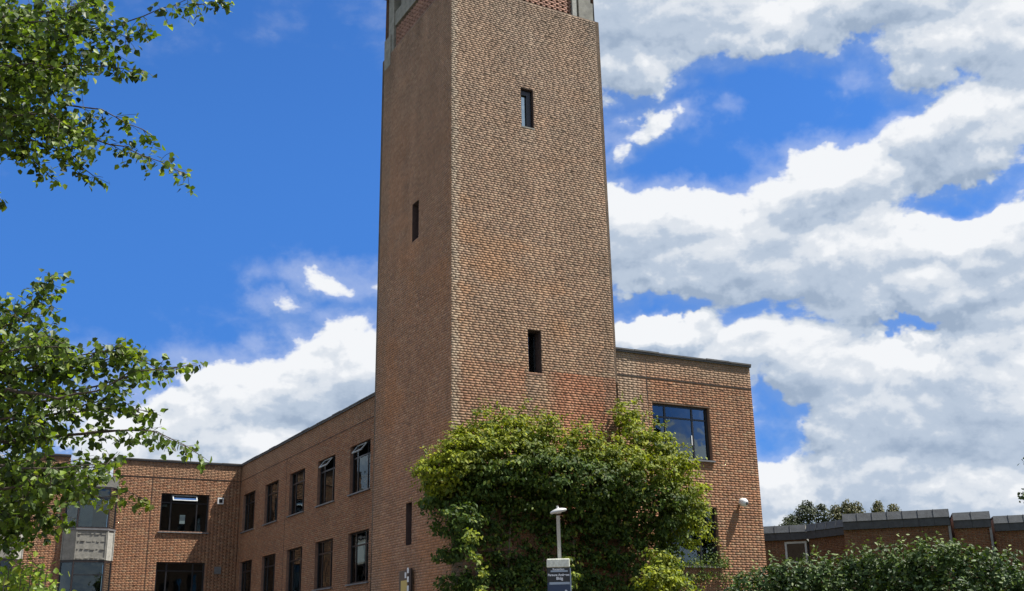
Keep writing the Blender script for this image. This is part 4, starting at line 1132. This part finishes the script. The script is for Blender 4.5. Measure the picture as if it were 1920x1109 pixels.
# lower boughs
grow([(-100, 590, 9.3), (0, 575, 9.2), (60, 590, 9.2)], 1.0, .3, thick=.01)
grow([(-60, 650, 9.2), (20, 640, 9.2), (80, 625, 9.1), (120, 650, 9.1)], 1.2, .3, thick=.01, layers=((0, 1), (-.5, .7)))
grow([(60, 700, 9.1), (130, 690, 9.0), (190, 680, 9.0), (240, 665, 9.0), (300, 690, 9.0)], 1.0, .24, thick=.012, layers=((0, 1), (.4, .8)))
grow([(60, 780, 9.1), (140, 775, 9.0), (210, 765, 9.0), (270, 770, 9.0)], 1.0, .26, thick=.012, layers=((0, 1), (.4, .8)))
grow([(-60, 800, 9.1), (30, 790, 9.1), (90, 800, 9.0)], 1.4, .35, thick=.014, layers=((0, 1), (-.5, .7), (.5, .7)))
grow([(-60, 900, 9.0), (20, 900, 9.0), (90, 900, 8.9), (150, 905, 8.9)], 1.3, .35, thick=.014, layers=((0, 1), (-.5, .7), (.5, .7)))
grow([(-60, 960, 9.0), (10, 960, 9.0), (60, 975, 8.9)], 1.2, .32, thick=.012, layers=((0, 1), (.5, .7)))
grow([(-260, 640, 9.2), (-120, 650, 9.2), (-10, 620, 9.1), (40, 600, 9.1), (75, 560, 9.0), (100, 522, 9.0)], 1.2, .34, thick=.02, layers=((0, 1), (.6, .7)))
grow([(-120, 680, 9.2), (20, 700, 9.1), (90, 680, 9.0), (150, 665, 9.0), (205, 660, 9.0), (232, 650, 9.0)], 1.25, .28, thick=.018, layers=((0, 1), (.5, .6)))
grow([(-260, 760, 9.3), (-100, 760, 9.2), (10, 740, 9.1), (100, 745, 9.0), (180, 725, 9.0), (260, 700, 9.0), (335, 688, 9.0)], 1.15, .34, thick=.03, layers=((0, 1), (.5, .45), (-.5, .45)))
grow([(-100, 830, 9.2), (20, 830, 9.1), (120, 820, 9.0), (200, 808, 9.0), (270, 806, 9.0), (318, 820, 9.0), (372, 852, 9.0)], .85, .22, thick=.02, layers=((0, 1), (.5, .4)))
grow([(-260, 880, 9.3), (-100, 880, 9.2), (0, 870, 9.1), (70, 880, 9.0), (140, 880, 9.0), (200, 870, 9.0)], 1.5, .45, thick=.03, layers=((0, 1), (-.6, .6), (.7, .7)))
grow([(40, 880, 9.0), (120, 915, 8.9), (190, 935, 8.9), (240, 925, 8.8), (275, 938, 8.8)], .5, .16, .35, thick=.008)
grow([(-100, 930, 9.1), (0, 930, 9.1), (60, 950, 9.0), (110, 968, 9.0)], 1.4, .4, thick=.015, layers=((0, 1), (.6, .7)))
grow([(-100, 700, 9.2), (0, 660, 9.1), (60, 650, 9.0), (110, 640, 9.0)], 1.5, .38, thick=.012, layers=((0, 1), (.6, .8), (-.6, .6)))
grow([(-100, 990, 9.1), (-20, 980, 9.0), (30, 1000, 9.0)], 1.2, .34, thick=.012, layers=((0, 1), (.6, .7)))
tag(tw.build('twigs', M_TWIG, bi), kind='stuff')
# boughs from the trunk to the first point of each spray
for (px, py, D, zz) in ((-260, 120, 9.6, 6.0), (-260, 220, 9.4, 5.4), (-260, 20, 9.6, 6.4), (-260, 640, 9.2, 3.6), (-260, 760, 9.3, 3.2), (-260, 880, 9.3, 2.9)):
    e = at(px, py, D); s_ = Vector((BT.x, BT.y, zz)); mid = s_.lerp(e, .5) + Vector((0, 0, .15))
    MB().tube([s_, mid, e], [.06, .05, .035], 8, False).build('branch', M_TWIG, bi)
LP = np.array([tuple(p) for p in LEAFP]); ly_ = np.array(LEAFY)
nL = len(LP); print('birch leaves', nL)
colr = palette(nL, [(.035, .06, .010), (.09, .145, .016), (.15, .22, .022), (.24, .30, .028)], [.34, .34, .22, .10])
colr = colr * (1 - ly_[:, None]) + np.array([.24, .24, .03]) * ly_[:, None]
NN = np.tile([-.1, -.55, .55], (nL, 1)) * .9
szs = .050 + .024 * rng.random(nL)
dd = np.linalg.norm(LP - np.array(CAM), axis=1)
# the largest-looking leaves inside the picture stay single parts
cp = (LP - np.array(CAM)); zc = cp @ np.array(FWD); xx = 960 + 2055.25 * (cp @ np.array(RGT)) / zc; yy = 554.5 - 2055.25 * (cp @ np.array(UPV)) / zc
vis = (xx > 5) & (xx < 1915) & (yy > 5) & (yy < 1100)
rank = np.where(vis, szs / zc, 0); sidx = np.argsort(-rank)[:290]
single = np.zeros(nL, bool); single[sidx] = True
shape_meshes = []
V_, F_l = leaf_shape('birch')
for c in range(8):
    me = bpy.data.meshes.new('leaf'); me.from_pydata([tuple(v) for v in V_], [], [tuple(f) for f in F_l]); me.update()
    ca = me.color_attributes.new('Col', 'FLOAT_COLOR', 'POINT'); cc_ = palette(1, [(.06, .10, .018), (.085, .135, .022), (.13, .18, .03)], [.4, .4, .2])[0]
    ca.data.foreach_set('color', np.tile([*cc_, 1], (len(V_), 1)).astype(np.float32).ravel()); me.materials.append(M_LEAF)
    shape_meshes.append(me)
for k, i in enumerate(sidx):
    nv = Vector(NN[i]) + Vector(rng.standard_normal(3) * .7); nv.normalize()
    ax = Vector(rng.standard_normal(3)); ax.z -= 1.6; ax = (ax - nv * ax.dot(nv)).normalized(); sdv = ax.cross(nv)
    o = bpy.data.objects.new('leaf', shape_meshes[k % 8]); COL.objects.link(o); o.parent = bi
    M_ = Matrix(((sdv.x, ax.x, nv.x, 0), (sdv.y, ax.y, nv.y, 0), (sdv.z, ax.z, nv.z, 0), (0, 0, 0, 1))) @ Matrix.Scale(float(szs[i]), 4)
    M_.translation = Vector(LP[i])
    o.matrix_parent_inverse = Matrix.Translation(-Vector(bi.location)); o.matrix_basis = M_
r_ = ~single
leaves('foliage', LP[r_], NN[r_], szs[r_], colr[r_], M_LEAF, bi, 'birch', .75, .7)

# ---- bright young shrub in the bottom left corner
shb = empty('shrub', (-15.0, -18.9, 0), 'bright yellow-green young shrub in the bottom left corner below the birch', 'shrub')
SH = []; sm = MB()
for k in range(60):
    px = random.uniform(-80, 118); D = 8.9 + random.uniform(-.6, .6)
    top = 1038 + max(0, px - 70) * .9 + random.uniform(0, 45) + max(0, 20 - px) * .35
    e = at(px, top, D); b = at(px * .5, 1109, D); b.z = 0; b = b.lerp(Vector((e.x, e.y, 0)), .4)
    m_ = b.lerp(e, .6); 
    pts = [b, b.lerp(m_, .5), m_, e]; sm.tube(pts, [.012, .01, .007, .003], 4, False)
    for j in range(34):
        t_ = random.random() ** .6; p = m_.lerp(e, t_) if random.random() < .8 else b.lerp(m_, .5 + .5 * t_)
        SH.append(tuple(p + Vector((random.gauss(0, .07), random.gauss(0, .07), random.gauss(0, .03)))))
SH = np.array(SH); tag(sm.build('stems', M_TWIG, shb), kind='stuff')
leaves('foliage', SH, np.tile([-.1, -.5, .6], (len(SH), 1)), .045 + .02 * rng.random(len(SH)), palette(len(SH), [(.20, .29, .03), (.14, .22, .025), (.30, .34, .04)], [.5, .3, .2]), M_LEAF, shb, 'birch', .3, .6)

# ---- trees
def tree(name, label, base, height, crown, trunk_r, nleaf, lsize, cols, wts, group=None, down=.2, mat=None, cat='tree', thr=.42):
    o = empty(name, base, label, cat, group)
    B_ = Vector(base)
    pts = [B_ + Vector((.01 * height * math.sin(k * 1.7), .01 * height * math.cos(k * 1.3), height * .85 * k / 6)) for k in range(7)]
    MB().tube(pts, [trunk_r * (1 - .13 * k) for k in range(7)], 8).build('trunk', M_BARK, o)
    lm = MB()
    for e in crown:
        c = B_ + Vector(e[:3]); s_ = B_ + Vector((0, 0, max(.25 * height, e[2] - 1.2 * e[5] - .08 * height)))
        lm.tube([s_, s_.lerp(c, .55) + Vector((0, 0, .03 * height)), c], [trunk_r * .4, trunk_r * .25, trunk_r * .08], 5, False)
    lm.build('limbs', M_BARK, o)
    P, N = ell_points([(B_.x + e[0], B_.y + e[1], B_.z + e[2], e[3], e[4], e[5]) for e in crown], nleaf, .35)
    gp = vnoise(P[:, 0] + .7 * P[:, 1], P[:, 2] + .5 * P[:, 0], lsize * 4, 31)
    P, N = P[gp > thr - .1], N[gp > thr - .1]
    N = N * .7 + np.array([0, -.2, .5])
    leaves('crown', P, N, lsize * (.7 + .6 * rng.random(len(P))), palette(len(P), cols, wts), mat or M_FAR, o, 'quad', down, .6)
    return o
G_ = 'trees on the skyline beyond the low building'
DK = [(.045, .058, .022), (.065, .075, .030), (.03, .04, .018)]
# open, flat-topped pine
c0 = at(1515, 985, 90)
tree('pine_tree', 'open-crowned dark pine, widest tree on the skyline beyond the low building', (c0.x, c0.y, 0), 12.2,
     [(0, 0, 11.3, 1.1, 1.0, .8), (-1.1, .5, 10.7, .9, .8, .6), (1.2, -.6, 11.0, .8, .8, .75), (-.5, -.3, 9.9, 1.1, .9, .6), (.8, .3, 10.0, 1.1, .9, .8), (.0, 0, 12.0, .7, .5, .4), (-1.8, .9, 10.0, .7, .5, .5), (1.7, -.9, 10.3, .6, .5, .7), (-.2, 0, 8.9, 1.7, 1.4, .7), (1.1, -.6, 11.8, .4, .4, .3)], .22, 8500, .17, DK, [.5, .25, .25], G_, thr=.5)
for (px, top, w_, lab) in ((1572, 944, 13, 'narrow brown-green tree just right of the open pine on the skyline'), (1592, 935, 10, 'slim pointed tree leaning against the broader round tree on the skyline'), (1609, 938, 16, 'rounded brown-green tree, broadest right of the pine on the skyline'), (1651, 937, 11, 'small cone-shaped tree standing alone above the lead roof'), (1680, 944, 14, 'low domed tree, rightmost of the skyline row above the lead roof')):
    D = 90; c = at(px, 990, D); tz_ = at(px, top, D).z; w2 = w_ * D / 2055
    crown = [(0, 0, tz_ - .45, w2 * .8, w2 * .8, .5), (-.1, 0, tz_ - 1.0, w2 * 1.2, w2 * 1.1, .7), (.1, 0, tz_ - 1.8, w2 * 1.4, w2 * 1.3, .9), (0, 0, tz_ - 3.2, w2 * 1.15, w2 * 1.1, 1.3)]
    tree('skyline_tree', lab, (c.x, c.y, 0), tz_ - .3, crown, .16, 2600, .16, [(.12, .115, .05), (.085, .09, .035), (.15, .13, .065)], [.45, .35, .2], G_, thr=.3)
c = at(1475, 982, 88); tree('skyline_tree', 'low dark bush-topped tree at the left foot of the pine on the skyline', (c.x, c.y, 0), c.z, [(0, 0, c.z - .1, .55, .5, .3), (.7, 0, c.z - .2, .5, .5, .3), (.2, 0, c.z - 1.0, .9, .8, .7)], .1, 900, .15, DK, [.5, .25, .25], G_)
# tree at the right edge, only its outer sprays show
c = at(2010, 900, 30)
tree('ash_tree', 'broad-leaved tree reaching in over the right edge above the low roof', (c.x, c.y, 0), 8.0,
     [(0, 0, 6.2, 1.05, 1.0, 1.1), (.5, .3, 5.2, 1.1, 1.1, .9), (-1.1, .5, 5.15, .34, .34, .26), (0, -.2, 7.2, .8, .8, .7)], .16, 7000, .11, [(.06, .10, .025), (.09, .13, .03), (.035, .06, .018)], [.4, .3, .3], thr=.46)
# tree on the open side of the court, seen only in the window glass
tree('maple_tree', 'dark broad tree on the near side of the court, mirrored in the sunlit wing window', (19, -19, 0), 13,
     [(0, 0, 9.5, 2.6, 2.6, 2.4), (-1.8, .5, 8.0, 2.0, 2.0, 1.6), (1.8, -.4, 8.2, 2.2, 2.0, 1.8), (0, 1, 11.6, 1.6, 1.6, 1.3)], .3, 9000, .28, [(.04, .07, .02), (.07, .1, .03)], [.6, .4])
